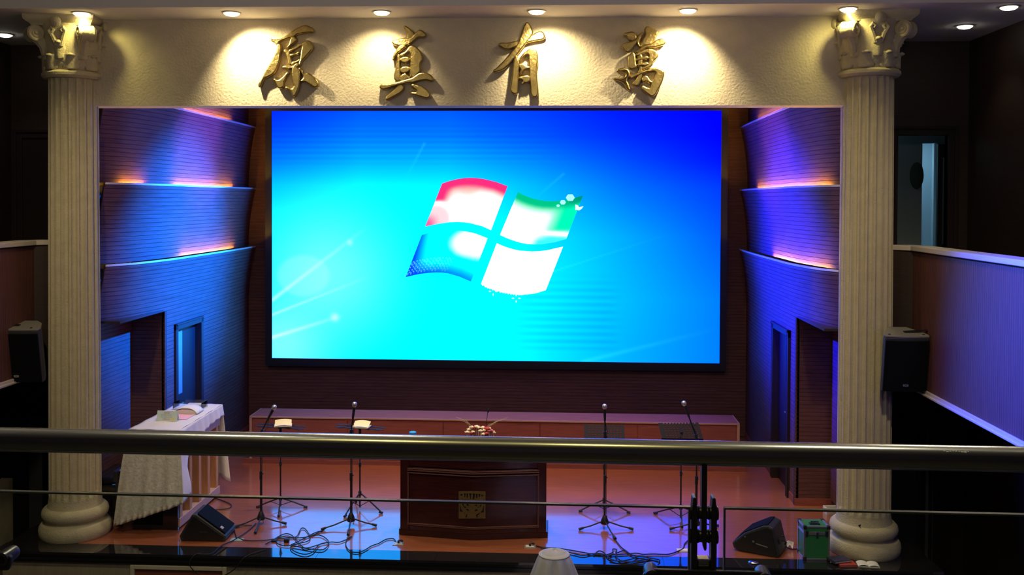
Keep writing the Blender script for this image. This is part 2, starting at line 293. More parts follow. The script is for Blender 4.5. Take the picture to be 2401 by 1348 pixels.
BAKED = {"CH_yuan":[[[-2.46,6.137],[-2.424,6.133],[-2.334,6.14],[-2.256,6.182],[-2.193,6.228],[-2.131,6.266],[-2.068,6.293],[-2.021,6.304],[-1.967,6.285],[-1.924,6.254],[-1.931,6.215],[-1.99,6.208],[-2.068,6.197],[-2.131,6.182],[-2.162,6.159],[-2.225,6.14],[-2.287,6.121],[-2.342,6.098],[-2.366,6.063],[-2.405,6.086]],[[-2.362,6.079],[-2.327,6.075],[-2.315,6.036],[-2.327,5.951],[-2.338,5.874],[-2.362,5.797],[-2.409,5.716],[-2.468,5.678],[-2.539,5.639],[-2.59,5.547],[-2.606,5.578],[-2.562,5.651],[-2.515,5.751],[-2.452,5.859],[-2.405,5.951],[-2.381,6.021]],[[-2.182,6.162],[-2.139,6.155],[-2.127,6.116],[-2.162,6.078],[-2.209,6.043],[-2.248,6.02],[-2.225,6.074]],[[-2.291,6.005],[-2.225,6.001],[-2.209,5.951],[-2.19,5.889],[-2.182,5.827],[-2.225,5.816],[-2.244,5.874],[-2.264,5.943]],[[-2.233,5.982],[-2.146,6.035],[-2.045,6.093],[-1.99,6.119],[-1.943,6.084],[-1.929,6.019],[-1.974,5.961],[-2.021,5.908],[-2.068,5.854],[-2.092,5.808],[-2.106,5.819],[-2.09,5.889],[-2.08,5.966],[-2.072,6.05],[-2.084,6.054],[-2.146,6.016],[-2.209,5.974]],[[-2.217,5.942],[-2.146,5.962],[-2.084,5.985],[-2.084,5.956],[-2.146,5.934],[-2.201,5.916]],[[-2.201,5.847],[-2.139,5.873],[-2.08,5.896],[-2.084,5.864],[-2.147,5.831],[-2.193,5.813]],[[-2.311,5.789],[-2.24,5.816],[-2.194,5.804],[-2.115,5.843],[-2.096,5.812],[-2.186,5.77],[-2.268,5.766]],[[-2.186,5.766],[-2.162,5.816],[-2.119,5.796],[-2.088,5.742],[-2.086,5.65],[-2.098,5.549],[-2.129,5.476],[-2.166,5.435],[-2.201,5.496],[-2.272,5.546],[-2.225,5.556],[-2.182,5.538],[-2.187,5.65]],[[-2.415,5.654],[-2.358,5.641],[-2.303,5.681],[-2.229,5.733],[-2.255,5.673],[-2.288,5.596],[-2.292,5.55],[-2.335,5.531],[-2.368,5.546],[-2.395,5.604]],[[-2.1,5.789],[-2.059,5.761],[-2.043,5.723],[-1.99,5.723],[-1.928,5.684],[-1.879,5.638],[-1.861,5.58],[-1.896,5.541],[-1.951,5.568],[-2.014,5.607],[-2.084,5.62],[-2.051,5.665],[-2.064,5.711]]],"CH_zhen":[[[-0.815,6.287],[-0.788,6.286],[-0.726,6.24],[-0.683,6.196],[-0.691,6.156],[-0.725,6.118],[-0.781,6.095],[-0.793,6.156],[-0.789,6.206]],[[-0.964,6.096],[-0.888,6.126],[-0.803,6.145],[-0.756,6.137],[-0.687,6.19],[-0.625,6.24],[-0.577,6.22],[-0.546,6.174],[-0.569,6.144],[-0.633,6.142],[-0.687,6.102],[-0.741,6.064],[-0.787,6.044],[-0.849,6.044],[-0.911,6.047],[-0.955,6.075]],[[-0.857,6.057],[-0.787,6.045],[-0.832,5.998],[-0.886,5.952],[-0.925,5.899],[-0.949,5.87],[-0.951,5.904],[-0.911,5.988]],[[-0.899,5.938],[-0.88,5.952],[-0.86,5.931],[-0.86,5.839],[-0.856,5.724],[-0.872,5.62],[-0.924,5.63],[-0.938,5.693],[-0.92,5.777],[-0.904,5.854]],[[-0.872,5.929],[-0.803,5.98],[-0.733,6.053],[-0.69,6.046],[-0.629,6.0],[-0.59,5.939],[-0.582,5.884],[-0.613,5.829],[-0.613,5.737],[-0.653,5.691],[-0.694,5.658],[-0.734,5.676],[-0.742,5.777],[-0.74,5.884],[-0.748,5.965],[-0.787,5.942],[-0.849,5.911]],[[-0.868,5.875],[-0.795,5.917],[-0.737,5.892],[-0.74,5.861],[-0.802,5.835],[-0.849,5.852]],[[-0.863,5.768],[-0.802,5.802],[-0.732,5.777],[-0.736,5.746],[-0.818,5.714],[-0.856,5.724]],[[-0.875,5.625],[-0.802,5.717],[-0.762,5.687],[-0.728,5.662],[-0.786,5.631],[-0.856,5.605]],[[-1.113,5.563],[-1.003,5.587],[-0.895,5.61],[-0.802,5.638],[-0.717,5.662],[-0.678,5.686],[-0.624,5.718],[-0.539,5.719],[-0.483,5.693],[-0.452,5.646],[-0.463,5.617],[-0.539,5.627],[-0.632,5.616],[-0.693,5.597],[-0.755,5.593],[-0.848,5.574],[-0.941,5.549],[-1.026,5.521],[-1.09,5.521]],[[-1.036,5.425],[-0.974,5.487],[-0.919,5.541],[-0.881,5.595],[-0.831,5.576],[-0.811,5.534],[-0.847,5.482],[-0.908,5.444],[-0.97,5.413],[-1.032,5.39]],[[-0.726,5.576],[-0.647,5.572],[-0.568,5.541],[-0.505,5.487],[-0.49,5.453],[-0.521,5.409],[-0.585,5.42],[-0.662,5.443],[-0.73,5.466],[-0.726,5.484],[-0.662,5.495],[-0.703,5.532]]],"CH_you":[[[0.331,6.064],[0.356,6.08],[0.436,6.08],[0.52,6.099],[0.585,6.107],[0.642,6.125],[0.734,6.17],[0.795,6.206],[0.857,6.212],[0.89,6.16],[0.881,6.124],[0.818,6.104],[0.719,6.085],[0.643,6.059],[0.566,6.036],[0.505,6.01],[0.436,5.991],[0.389,6.006]],[[0.672,6.324],[0.712,6.292],[0.737,6.237],[0.749,6.205],[0.722,6.143],[0.676,6.082],[0.615,6.005],[0.555,5.929],[0.494,5.853],[0.44,5.793],[0.378,5.747],[0.322,5.728],[0.267,5.73],[0.313,5.783],[0.397,5.868],[0.473,5.959],[0.54,6.035],[0.578,6.111],[0.609,6.195],[0.64,6.286]],[[0.544,5.929],[0.568,5.897],[0.586,5.842],[0.578,5.72],[0.575,5.605],[0.572,5.51],[0.555,5.461],[0.481,5.491],[0.485,5.606],[0.5,5.72],[0.511,5.834],[0.52,5.888]],[[0.587,5.868],[0.61,5.927],[0.672,5.982],[0.727,6.016],[0.775,6.004],[0.799,5.964],[0.811,5.871],[0.8,5.788],[0.8,5.681],[0.812,5.567],[0.813,5.464],[0.785,5.422],[0.735,5.441],[0.718,5.544],[0.702,5.681],[0.702,5.788],[0.69,5.872],[0.685,5.929],[0.643,5.906]],[[0.571,5.802],[0.613,5.832],[0.676,5.802],[0.72,5.779],[0.691,5.762],[0.646,5.746],[0.591,5.693],[0.598,5.758]],[[0.572,5.642],[0.629,5.68],[0.713,5.67],[0.694,5.594],[0.66,5.609],[0.61,5.579],[0.622,5.621]]],"CH_wan":[[[1.836,6.179],[1.879,6.199],[1.948,6.203],[1.983,6.164],[1.988,6.116],[1.957,6.092],[1.916,6.092],[1.878,6.131]],[[1.808,6.033],[1.863,6.074],[1.955,6.098],[1.996,6.113],[1.988,6.069],[1.951,6.024],[1.919,5.978],[1.873,5.953],[1.826,5.994]],[[1.99,6.132],[2.021,6.172],[2.066,6.191],[2.041,6.131],[2.02,6.07],[2.027,6.022],[2.001,6.038],[1.982,6.08]],[[2.096,6.262],[2.143,6.266],[2.206,6.221],[2.244,6.208],[2.229,6.153],[2.185,6.076],[2.153,6.045],[2.091,6.038],[2.028,6.015],[2.05,6.094],[2.087,6.17]],[[1.967,5.955],[2.015,5.998],[2.075,6.036],[2.152,6.059],[2.21,6.1],[2.272,6.119],[2.328,6.102],[2.331,6.061],[2.266,6.03],[2.182,6.011],[2.107,6.007],[2.046,5.977],[1.992,5.943]],[[1.893,5.913],[1.948,5.959],[1.974,5.905],[1.982,5.83],[1.99,5.781],[1.95,5.758],[1.906,5.758],[1.886,5.838]],[[1.968,5.924],[2.045,5.976],[2.114,6.003],[2.184,5.996],[2.246,5.944],[2.239,5.894],[2.194,5.849],[2.171,5.791],[2.116,5.765],[2.045,5.75],[2.052,5.79],[2.115,5.818],[2.132,5.875],[2.126,5.935],[2.092,5.947],[2.002,5.909]],[[1.978,5.877],[2.032,5.899],[2.131,5.906],[2.132,5.881],[2.047,5.864],[1.987,5.854]],[[1.986,5.808],[2.047,5.83],[2.132,5.828],[2.116,5.795],[2.048,5.793],[1.993,5.787]],[[2.021,5.939],[2.057,5.922],[2.059,5.829],[2.063,5.754],[2.052,5.663],[2.037,5.606],[1.99,5.551],[1.94,5.586],[1.978,5.633],[2.0,5.693],[2.015,5.769]],[[1.902,5.678],[1.964,5.702],[2.047,5.734],[2.139,5.757],[2.214,5.776],[2.285,5.756],[2.32,5.715],[2.313,5.653],[2.286,5.576],[2.249,5.508],[2.187,5.429],[2.124,5.454],[2.053,5.558],[2.11,5.543],[2.149,5.538],[2.165,5.587],[2.202,5.67],[2.214,5.715],[2.154,5.719],[2.078,5.704],[1.988,5.666],[1.911,5.644]],[[1.749,5.73],[1.797,5.769],[1.868,5.765],[1.907,5.725],[1.909,5.678],[1.879,5.631],[1.901,5.565],[1.909,5.499],[1.866,5.531],[1.827,5.592],[1.76,5.621],[1.71,5.645],[1.775,5.651],[1.841,5.665],[1.855,5.691],[1.803,5.727]],[[2.06,5.663],[2.109,5.681],[2.157,5.626],[2.182,5.602],[2.147,5.583],[2.106,5.606],[2.061,5.599]]],"PANES":{"red":[[[-1.014,4.476],[-0.882,4.52],[-0.751,4.553],[-0.629,4.572],[-0.508,4.578],[-0.387,4.572],[-0.266,4.556],[-0.054,4.505],[0.148,4.431]],[[-1.313,3.713],[-1.175,3.744],[-1.033,3.769],[-0.891,3.79],[-0.749,3.797],[-0.627,3.792],[-0.526,3.78],[-0.303,3.725],[-0.142,3.653]]],"green":[[[0.33,4.331],[0.44,4.275],[0.561,4.229],[0.692,4.196],[0.823,4.176],[0.963,4.173],[1.103,4.187],[1.283,4.222],[1.479,4.275]],[[0.016,3.569],[0.141,3.513],[0.263,3.47],[0.384,3.434],[0.504,3.413],[0.625,3.406],[0.746,3.408],[0.986,3.448],[1.187,3.506]]],"blue":[[[-1.373,3.561],[-1.276,3.59],[-1.174,3.613],[-0.992,3.64],[-0.789,3.649],[-0.627,3.634],[-0.505,3.613],[-0.404,3.587],[-0.202,3.511]],[[-1.661,2.81],[-1.529,2.843],[-1.396,2.871],[-1.264,2.888],[-1.132,2.897],[-1.01,2.896],[-0.908,2.885],[-0.705,2.828],[-0.498,2.742]]],"yellow":[[[-0.04,3.424],[0.051,3.384],[0.142,3.35],[0.253,3.319],[0.364,3.295],[0.585,3.281],[0.716,3.288],[0.847,3.304],[1.131,3.371]],[[-0.324,2.683],[-0.209,2.619],[-0.097,2.58],[0.024,2.545],[0.145,2.521],[0.266,2.506],[0.387,2.503],[0.649,2.542],[0.83,2.598]]]},"HEX":[[[1.253,4.234],0.08035187619308604],[[1.123,4.151],0.05423751643033307],[[1.04,4.091],0.032140750477234414]],"FLY":[[1.34,4.114],[1.384,4.102],[1.408,4.066],[1.488,4.087],[1.454,4.038],[1.408,4.008],[1.364,4.022],[1.344,4.014]],"SPARK":[[[0.307,2.452],0.0],[[-0.101,2.57],0.0]],"CAB":[[[-2.879,-0.066,0.012],[-2.731,-0.163,0.012],[-2.532,-0.151,0.012],[-2.384,-0.086,0.012],[-2.235,-0.052,0.012],[-2.067,-0.016,0.012],[-1.993,0.04,0.012],[-1.92,0.175,0.012],[-1.871,0.271,0.012]],[[-2.458,-0.278,0.012],[-2.409,-0.151,0.012],[-2.375,0.004,0.012],[-2.314,0.104,0.012],[-2.228,0.052,0.012],[-2.134,-0.096,0.012],[-2.036,-0.264,0.012],[-1.956,-0.369,0.012],[-1.891,-0.353,0.012],[-1.824,-0.276,0.012],[-1.756,-0.203,0.012],[-1.679,-0.156,0.012],[-1.59,-0.163,0.012],[-1.523,-0.071,0.012],[-1.47,0.047,0.012]],[[-2.374,-0.06,0.012],[-2.358,-0.16,0.012],[-2.292,-0.28,0.012],[-2.16,-0.316,0.012],[-2.054,-0.229,0.012],[-1.972,-0.141,0.012],[-1.98,-0.01,0.012],[-2.053,0.167,0.012],[-2.135,0.309,0.012],[-2.177,0.293,0.012],[-2.156,0.082,0.012],[-2.172,-0.022,0.012],[-2.333,-0.019,0.012],[-2.374,-0.06,0.012]],[[-1.993,0.04,0.012],[-1.894,0.072,0.012],[-1.805,0.001,0.012],[-1.717,-0.146,0.012],[-1.69,-0.292,0.012],[-1.718,-0.426,0.012],[-1.802,-0.431,0.012],[-1.913,-0.402,0.012],[-2.067,-0.339,0.012],[-2.127,-0.343,0.012],[-2.092,-0.437,0.012],[-1.985,-0.549,0.012],[-1.881,-0.589,0.012],[-1.818,-0.503,0.012],[-1.812,-0.324,0.012],[-1.785,-0.224,0.012],[-1.708,-0.182,0.012]],[[-1.481,0.059,0.012],[-1.514,-0.032,0.012],[-1.493,-0.206,0.012],[-1.431,-0.373,0.012],[-1.349,-0.474,0.012],[-1.265,-0.469,0.012],[-1.208,-0.371,0.012],[-1.17,-0.26,0.012],[-1.101,-0.17,0.012],[-1.04,-0.028,0.012],[-0.993,0.005,0.012],[-0.94,0.003,0.012],[-0.888,-0.119,0.012]],[[-2.144,-0.283,0.012],[-2.088,-0.169,0.012],[-2.032,-0.014,0.012],[-1.955,0.173,0.012],[-1.883,0.244,0.012]],[[-3.163,-0.833,0.012],[-3.016,-0.779,0.012],[-2.983,-0.593,0.012],[-2.965,-0.354,0.012],[-2.886,-0.176,0.012],[-2.821,0.162,0.012],[-2.806,0.461,0.012]],[[-2.86,-0.125,0.012],[-2.98,0.152,0.012],[-3.024,0.283,0.012],[-2.965,0.379,0.012],[-2.835,0.377,0.012]],[[0.814,-0.129,0.012],[0.909,-0.19,0.012],[1.05,-0.195,0.012],[1.19,-0.239,0.012],[1.375,-0.319,0.012],[1.512,-0.375,0.012],[1.631,-0.381,0.012],[1.741,-0.374,0.012],[1.881,-0.34,0.012],[2.003,-0.306,0.012],[2.083,-0.34,0.012],[2.204,-0.32,0.012],[2.369,-0.323,0.012],[2.49,-0.225,0.012],[2.577,-0.114,0.012],[2.616,0.049,0.012],[2.695,0.22,0.012]],[[0.872,-0.206,0.012],[1.022,-0.249,0.012],[1.153,-0.307,0.012],[1.282,-0.376,0.012],[1.373,-0.422,0.012],[1.466,-0.365,0.012],[1.559,-0.347,0.012],[1.649,-0.379,0.012],[1.727,-0.297,0.012],[1.732,-0.193,0.012],[1.778,-0.203,0.012],[1.762,-0.321,0.012],[1.821,-0.266,0.012],[1.87,-0.224,0.012],[1.91,-0.312,0.012],[1.969,-0.385,0.012],[2.058,-0.418,0.012],[2.173,-0.461,0.012],[2.258,-0.518,0.012],[2.232,-0.594,0.012]],[[1.502,-0.388,0.012],[1.562,-0.269,0.012],[1.616,-0.304,0.012],[1.64,-0.38,0.012],[1.68,-0.504,0.012],[1.775,-0.585,0.012],[1.91,-0.589,0.012],[2.058,-0.531,0.012],[2.172,-0.474,0.012],[2.232,-0.508,0.012]],[[1.655,-0.455,0.012],[1.742,-0.361,0.012],[1.771,-0.498,0.012],[1.821,-0.57,0.012],[1.933,-0.513,0.012],[2.032,-0.407,0.012],[2.137,-0.451,0.012],[2.11,-0.552,0.012],[1.999,-0.596,0.012],[1.846,-0.605,0.012],[1.73,-0.575,0.012],[1.677,-0.554,0.012]],[[1.757,0.275,0.012],[1.794,0.081,0.012],[1.839,-0.12,0.012],[1.888,-0.236,0.012],[1.944,-0.361,0.012],[1.995,-0.409,0.012]],[[-3.7,1.48,0.012],[-3.402,1.229,0.012],[-3.368,1.045,0.012],[-3.521,0.981,0.012]]],"CABHANG":[[-3.125,-0.624,0.012],[-3.259,-0.674,0.012]],"EMB_HOLES":[[[-0.132,0.555],[-0.106,0.575],[-0.1,0.552]],[[-0.084,0.575],[-0.063,0.576],[-0.067,0.535],[-0.076,0.535],[-0.076,0.56]],[[-0.048,0.574],[-0.033,0.574],[-0.035,0.525],[-0.045,0.525]],[[-0.016,0.574],[0.009,0.575],[0.003,0.547],[0.007,0.512],[-0.003,0.519],[-0.007,0.55]],[[0.026,0.573],[0.051,0.573],[0.049,0.544],[0.04,0.511],[0.027,0.516],[0.033,0.551]],[[0.068,0.573],[0.084,0.573],[0.081,0.524],[0.07,0.524]],[[0.098,0.572],[0.119,0.572],[0.112,0.535],[0.104,0.537]],[[0.133,0.569],[0.165,0.557],[0.137,0.546]],[[-0.121,0.506],[-0.095,0.515],[-0.097,0.506]],[[0.119,0.51],[0.153,0.509],[0.126,0.505]],[[-0.098,0.448],[-0.086,0.45],[-0.075,0.422],[-0.051,0.414],[-0.073,0.401],[-0.087,0.422]],[[-0.052,0.44],[-0.035,0.451],[-0.017,0.436],[-0.035,0.425]],[[0.055,0.437],[0.074,0.444],[0.083,0.431],[0.069,0.425]],[[0.116,0.426],[0.127,0.446],[0.134,0.437],[0.123,0.416]],[[0.088,0.41],[0.102,0.42],[0.104,0.405]],[[-0.058,0.384],[-0.031,0.388],[-0.019,0.36],[-0.031,0.363]],[[0.055,0.36],[0.069,0.386],[0.092,0.376]],[[-0.13,0.425],[-0.123,0.425],[-0.116,0.386],[-0.094,0.351],[-0.126,0.361]],[[0.164,0.427],[0.158,0.427],[0.15,0.377],[0.127,0.352],[0.162,0.355]],[[-0.08,0.339],[-0.07,0.341],[-0.059,0.326],[-0.07,0.327]],[[-0.052,0.324],[-0.041,0.319],[-0.048,0.289],[-0.062,0.29],[-0.052,0.31]],[[0.074,0.316],[0.108,0.338],[0.111,0.331],[0.087,0.309],[0.094,0.29],[0.08,0.291]]],"EMB_OUT":[[-0.145,0.599],[0.184,0.606],[0.185,0.276],[-0.144,0.269]]}
# ================================================================== STRUCTURE
CX = -.09
HF = -.95                                            # hall floor level; stage floor is 0
struct(G().box(-7.4, -13.5, HF-.1, 7.4, 2.0, HF).obj('floor', 'hallfloor'))
struct(G().box(-4.74, -.36, -.12, 4.50, .30, 0).box(-5.15, .30, -.12, 4.95, 5.7, 0).obj('stage_floor', 'floorwood'))
struct(G().box(-5.6, -.36, -.12, -4.742, .30, 0).box(4.502, -.36, -.12, 5.42, .30, 0).obj('column_plinth_floor', 'granite'))
# stage front: granite slabs, stepped nosing, beige wall with framed panels
sf = struct(G().box(-5.6, -.60, -.03, 5.42, -.36, -.012).obj('stage_edge', 'nosing'))
xs = [-5.62, -4.4, -3.1, -1.75, -.35, 1.0, 2.3, 3.62, 4.55, 5.44]
for a, b in zip(xs, xs[1:]):
    G().box(a+.002, -.66, -.03, b-.002, -.362, 0).obj('granite_slab', 'granite', sf)
ns = struct(G().box(-5.60, -.645, -.056, 5.42, -.40, -.03).box(-5.58, -.625, -.078, 5.40, -.40, -.056).box(-5.59, -.64, -.10, 5.41, -.40, -.078).box(-5.57, -.615, -.135, 5.39, -.40, -.10).obj('trim_1', 'nosing'))
wf = struct(G().box(-5.55, -.58, HF, 5.37, -.36, -.12).obj('wall_stage_front', 'beige'))
for x0 in (-3.98, 2.66):
    f = G()
    f.box(x0, -.62, -.80, x0+.05, -.578, -.15).box(x0+1.11, -.62, -.80, x0+1.16, -.578, -.15)
    f.box(x0+.05, -.62, -.20, x0+1.11, -.578, -.15).box(x0+.05, -.62, -.80, x0+1.11, -.578, -.75)
    f.obj('panel_frame', 'frame', wf, bevel=.008)
    G().box(x0+.05, -.592, -.75, x0+1.11, -.578, -.20).obj('panel', 'redpanel', wf)
# proscenium wall: beam over the opening and the two jambs
pw = struct(G().box(-5.20, .0, 5.33, 4.98, .30, 6.39).obj('wall_front', 'stucco'))
G().box(-5.16, .05, 0, -4.77, .30, 5.33).obj('jamb', 'stucco', pw)
G().box(4.50, .05, 0, 4.96, .30, 5.33).obj('jamb', 'stucco', pw)
# ceiling over the hall front with a step up towards the audience
c = struct(G().box(-7.4, -.80, 6.39, 7.4, 2.0, 6.55).obj('ceiling', 'ceil'))
struct(G().box(-7.4, -.86, 6.37, 7.4, -.78, 6.95).obj('trim_2', 'ceil'))
struct(G().box(-7.4, -13.5, 6.9, 7.4, -.8, 7.05).obj('ceiling_hall', 'ceilhall'))
struct(G().box(-5.6, .28, 6.40, 5.42, 5.7, 6.55).obj('ceiling_stage', 'dark'))
# hall side walls and rear
struct(G().box(-7.0, -13.5, HF, -6.84, 2.0, 6.9).obj('wall_left', 'dark'))
struct(G().box(6.68, -13.5, HF, 6.84, 2.0, 6.9).obj('wall_right', 'dark'))
struct(G().box(-7.0, -13.6, HF, 6.84, -13.4, 6.9).obj('wall_rear', 'dark'))
# dark end walls of the side bays (the right one has an upper doorway)
struct(G().box(-6.9, 1.9, HF, -5.15, 2.0, 6.45).box(-5.2, .3, HF, -5.1, 1.95, 6.45).obj('wall_end_left', 'dark'))
struct(G().box(4.95, 1.9, HF, 5.72, 2.0, 6.45).box(6.40, 1.9, HF, 6.75, 2.0, 6.45).box(5.72, 1.9, 5.10, 6.40, 2.0, 6.45).box(5.72, 1.9, HF, 6.40, 2.0, 2.6)
       .box(4.92, .3, HF, 5.02, 1.95, 6.45).obj('wall_end_right', 'dark'))
def doorframe(name, x0, x1, z0, z1, y, m='doordark', w=.10):
    return struct(G().box(x0-w, y-.05, z0, x0, y+.1, z1+w).box(x1, y-.05, z0, x1+w, y+.1, z1+w).box(x0, y-.05, z1, x1, y+.1, z1+w)
                  .box(x0-w-.03, y-.07, z0, x0-w+.02, y, z1+w+.03).box(x1+w-.02, y-.07, z0, x1+w+.03, y, z1+w+.03).box(x0-w, y-.07, z1+w-.02, x1+w, y, z1+w+.03).obj(name, m, bevel=.006))
doorframe('door_1', 5.72, 6.40, 2.6, 5.10, 1.9)
# corridor seen through the upper doorway: dim wall with a wreath, and a bright opening in it
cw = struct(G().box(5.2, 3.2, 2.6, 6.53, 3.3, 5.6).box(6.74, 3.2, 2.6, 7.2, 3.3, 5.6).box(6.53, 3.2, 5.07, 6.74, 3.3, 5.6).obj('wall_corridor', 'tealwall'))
struct(G().box(5.4, 4.9, 2.5, 7.4, 5.0, 5.8).box(5.35, 3.3, 2.5, 5.45, 5.0, 5.8).box(7.3, 3.3, 2.5, 7.4, 5.0, 5.8).box(5.4, 3.3, 5.6, 7.4, 5.0, 5.75).box(5.2, 2.0, 2.5, 7.4, 5.0, 2.6)
       .box(5.1, 2.0, 2.5, 5.2, 3.3, 5.7).box(7.2, 2.0, 2.5, 7.3, 3.3, 5.7).box(5.1, 2.0, 5.6, 7.3, 3.3, 5.7).obj('wall_corridor_far', 'cyanpaint'))
dl = struct(G().box(6.74, 3.14, 2.6, 6.80, 3.2, 5.05).box(6.83, 3.12, 2.6, 6.86, 3.2, 5.05).obj('door_2', 'doordark'))
G().box(6.80, 3.11, 3.55, 6.82, 3.14, 4.85).obj('door_edge_plate', 'chrome', dl)
wr = tag(G().lathe([(.01,-.03),(.07,-.028),(.10,-.01),(.10,.01),(.07,.03),(.01,.032)], 28, (6.44, 3.17, 4.58), Matrix(((1,0,0),(0,0,-1),(0,2.0,0)))).obj('wall_wreath', 'wreath', smooth=True), 'dark oval wreath hanging on the dim corridor wall behind the upper doorway', 'wreath')
doorframe('door_3', -6.66, -5.9, 2.6, 5.05, 1.9)
struct(G().box(-6.66, 1.87, 2.6, -5.9, 1.95, 5.05).obj('door_leaf', 'doordark'))
# lower level doors under the side balconies
d = doorframe('door_4', 5.5, 6.12, HF, 1.10, 1.9, w=.08)
G().box(5.5, 1.86, HF, 6.02, 1.90, 1.08).obj('leaf', 'greyside', d)
G().box(6.14, 1.84, HF, 6.24, 1.86, 1.05).obj('jamb_strip', 'grey', d)
d = doorframe('door_5', -6.28, -5.6, HF, 1.06, 1.9, w=.08)
G().box(-6.28, 1.86, HF, -5.6, 1.90, 1.04).obj('leaf', 'greyside', d)
G().box(-6.55, 1.80, HF, -6.36, 1.84, 1.06).obj('jamb_strip', 'grey', d)
# ------------------------------------------------------------------ side balconies
def side_balcony(s, xf, name, slab_name):
    # xf: face of the parapet, s: +1 right, -1 left
    xi = xf + s*.12
    o = struct(G().box(min(xf, xi), -12.0, 1.97, max(xf, xi), 0.0, 3.60).prism([(xf, 0, 1.97), (xi, 0, 1.97), (xi-s*.12, .22, 1.97), (xf-s*.30, .22, 1.97)], (0,0,0), (0,0,1.63)).obj(name, 'groove'))
    n = 0
    y = -.004
    while y > -3.8:
        G().box(min(xf, xf-s*.012), y-.041, 2.02, max(xf, xf-s*.012), y, 3.58).obj('slat', 'parapet', o); y -= .045
    G().box(min(xf, xf-s*.012), -12, 2.02, max(xf, xf-s*.012), y, 3.58).obj('panel', 'parapet', o)
    G().prism([(xf-s*.015, 0.0, 2.0), (xf+s*.0, 0.0, 2.0), (xf-s*.26, .215, 2.0), (xf-s*.285, .205, 2.0)], (0,0,0), (0,0,1.58)).obj('end_panel', 'dark', o)  # shade of the turned-away face put in as a darker colour
    # cap and bottom trim
    g = G().box(min(xf-s*.05, xi+s*.08), -12, 3.60, max(xf-s*.05, xi+s*.08), 0.0, 3.66)
    g.prism([(xf-s*.05, 0, 3.60), (xi+s*.08, 0, 3.60), (xi-s*.05, .26, 3.60), (xf-s*.36, .26, 3.60)], (0,0,0), (0,0,.06))
    g.obj('cap', 'cap', o, bevel=.008)
    G().box(min(xf-s*.035, xf+s*.02), -12, 1.95, max(xf-s*.035, xf+s*.02), 0.0, 2.02).box(min(xf-s*.055, xf+s*.02), -12, 1.962, max(xf-s*.055, xf+s*.02), 0.0, 1.985).obj('bottom_trim', 'cap', o, bevel=.005)
    xw = 6.68 if s > 0 else -6.84
    struct(G().box(min(xi, xw), -12.0, 2.0, max(xi, xw), 1.9, 2.6).box(min(xi, xi-s*.2), 0, 2.0, max(xi, xi-s*.2), 1.9, 2.6).obj(slab_name, 'dark'))
side_balcony(1, 5.30, 'balcony_right', 'balcony_slab_right'); side_balcony(-1, -5.48, 'balcony_left', 'balcony_slab_left')
# slanted stair walls beside the stage
struct(G().prism([(0,-2.6,HF), (0,-.7,HF), (0,-.7,-.02), (0,-1.2,-.02), (0,-2.6,-.7)], (6.05,0,0), (6.25,0,0)).obj('stair_wall_right', 'beige'))
struct(G().prism([(0,-1.6,HF), (0,.6,HF), (0,.6,.5), (0,-1.6,.05)], (-6.25,0,0), (-6.1,0,0)).obj('stair_wall_left', 'beige'))
# rear balcony on which the viewer stands
struct(G().box(-6.84, -13.4, 2.35, 6.68, -9.45, 2.55).obj('balcony_rear', 'hallfloor'))

# ------------------------------------------------------------------ stage back wall and curved side walls
KY = [.30, .6, 1.0, 1.7, 2.5, 3.5, 4.5, 5.62]; KB = [4.72, 4.58, 4.50, 4.43, 4.42, 4.42, 4.43, 4.46]
def smoothcurve(x, xs, ys):
    n = len(xs); m = [(ys[min(i+1,n-1)]-ys[max(i-1,0)])/(xs[min(i+1,n-1)]-xs[max(i-1,0)]) for i in range(n)]
    for i in range(n-1):
        if x <= xs[i+1] or i == n-2:
            h = xs[i+1]-xs[i]; t = (x-xs[i])/h
            return (2*t**3-3*t*t+1)*ys[i]+(t**3-2*t*t+t)*h*m[i]+(-2*t**3+3*t*t)*ys[i+1]+(t**3-t*t)*h*m[i+1]
PY = [.30+.08*i for i in range(20)] + [1.95+.3*i for i in range(12)] + [5.60]
PB = [smoothcurve(y, KY, KB) for y in PY]
def xb(y, s=1): return interp(y, PY, PB)
ZA, ZB, ZC = 3.343, 4.39, 5.49
TOPS = [(0., ZA, 2.3), (ZA, ZB, ZA), (ZB, ZC, ZB)]     # bottom, top, where the flare starts
INSET = .13
def flare(z, t0, zt): return INSET*max(0., (z-t0)/(zt-t0))**2
PITCH_S = .056
def wall_strip(g, s, y0, y1, z0, z1, o0, o1, back):
    ys = [y0] + [y for y in PY if y0 < y < y1] + [y1]; n = len(ys); v = []
    for y in ys:
        b = xb(y, s)
        v += [(CX+s*(b-o0), y, z0), (CX+s*(b-o1), y, z1), (CX+s*(b-o1+back), y, z1), (CX+s*(b-o0+back), y, z0)]
    f = []
    for i in range(n-1):
        a = i*4
        for j in range(4):
            q = (a+j, a+(j+1)%4, a+4+(j+1)%4, a+4+j)
            f.append(q if s > 0 else q[::-1])
    f += [(0,1,2,3), tuple((n-1)*4+j for j in (3,2,1,0))]
    g.add(v, f)
DY0, DY1, DZ = 2.04, 3.13, 2.36          # stage doors
RZ = 2.59                                 # recess top
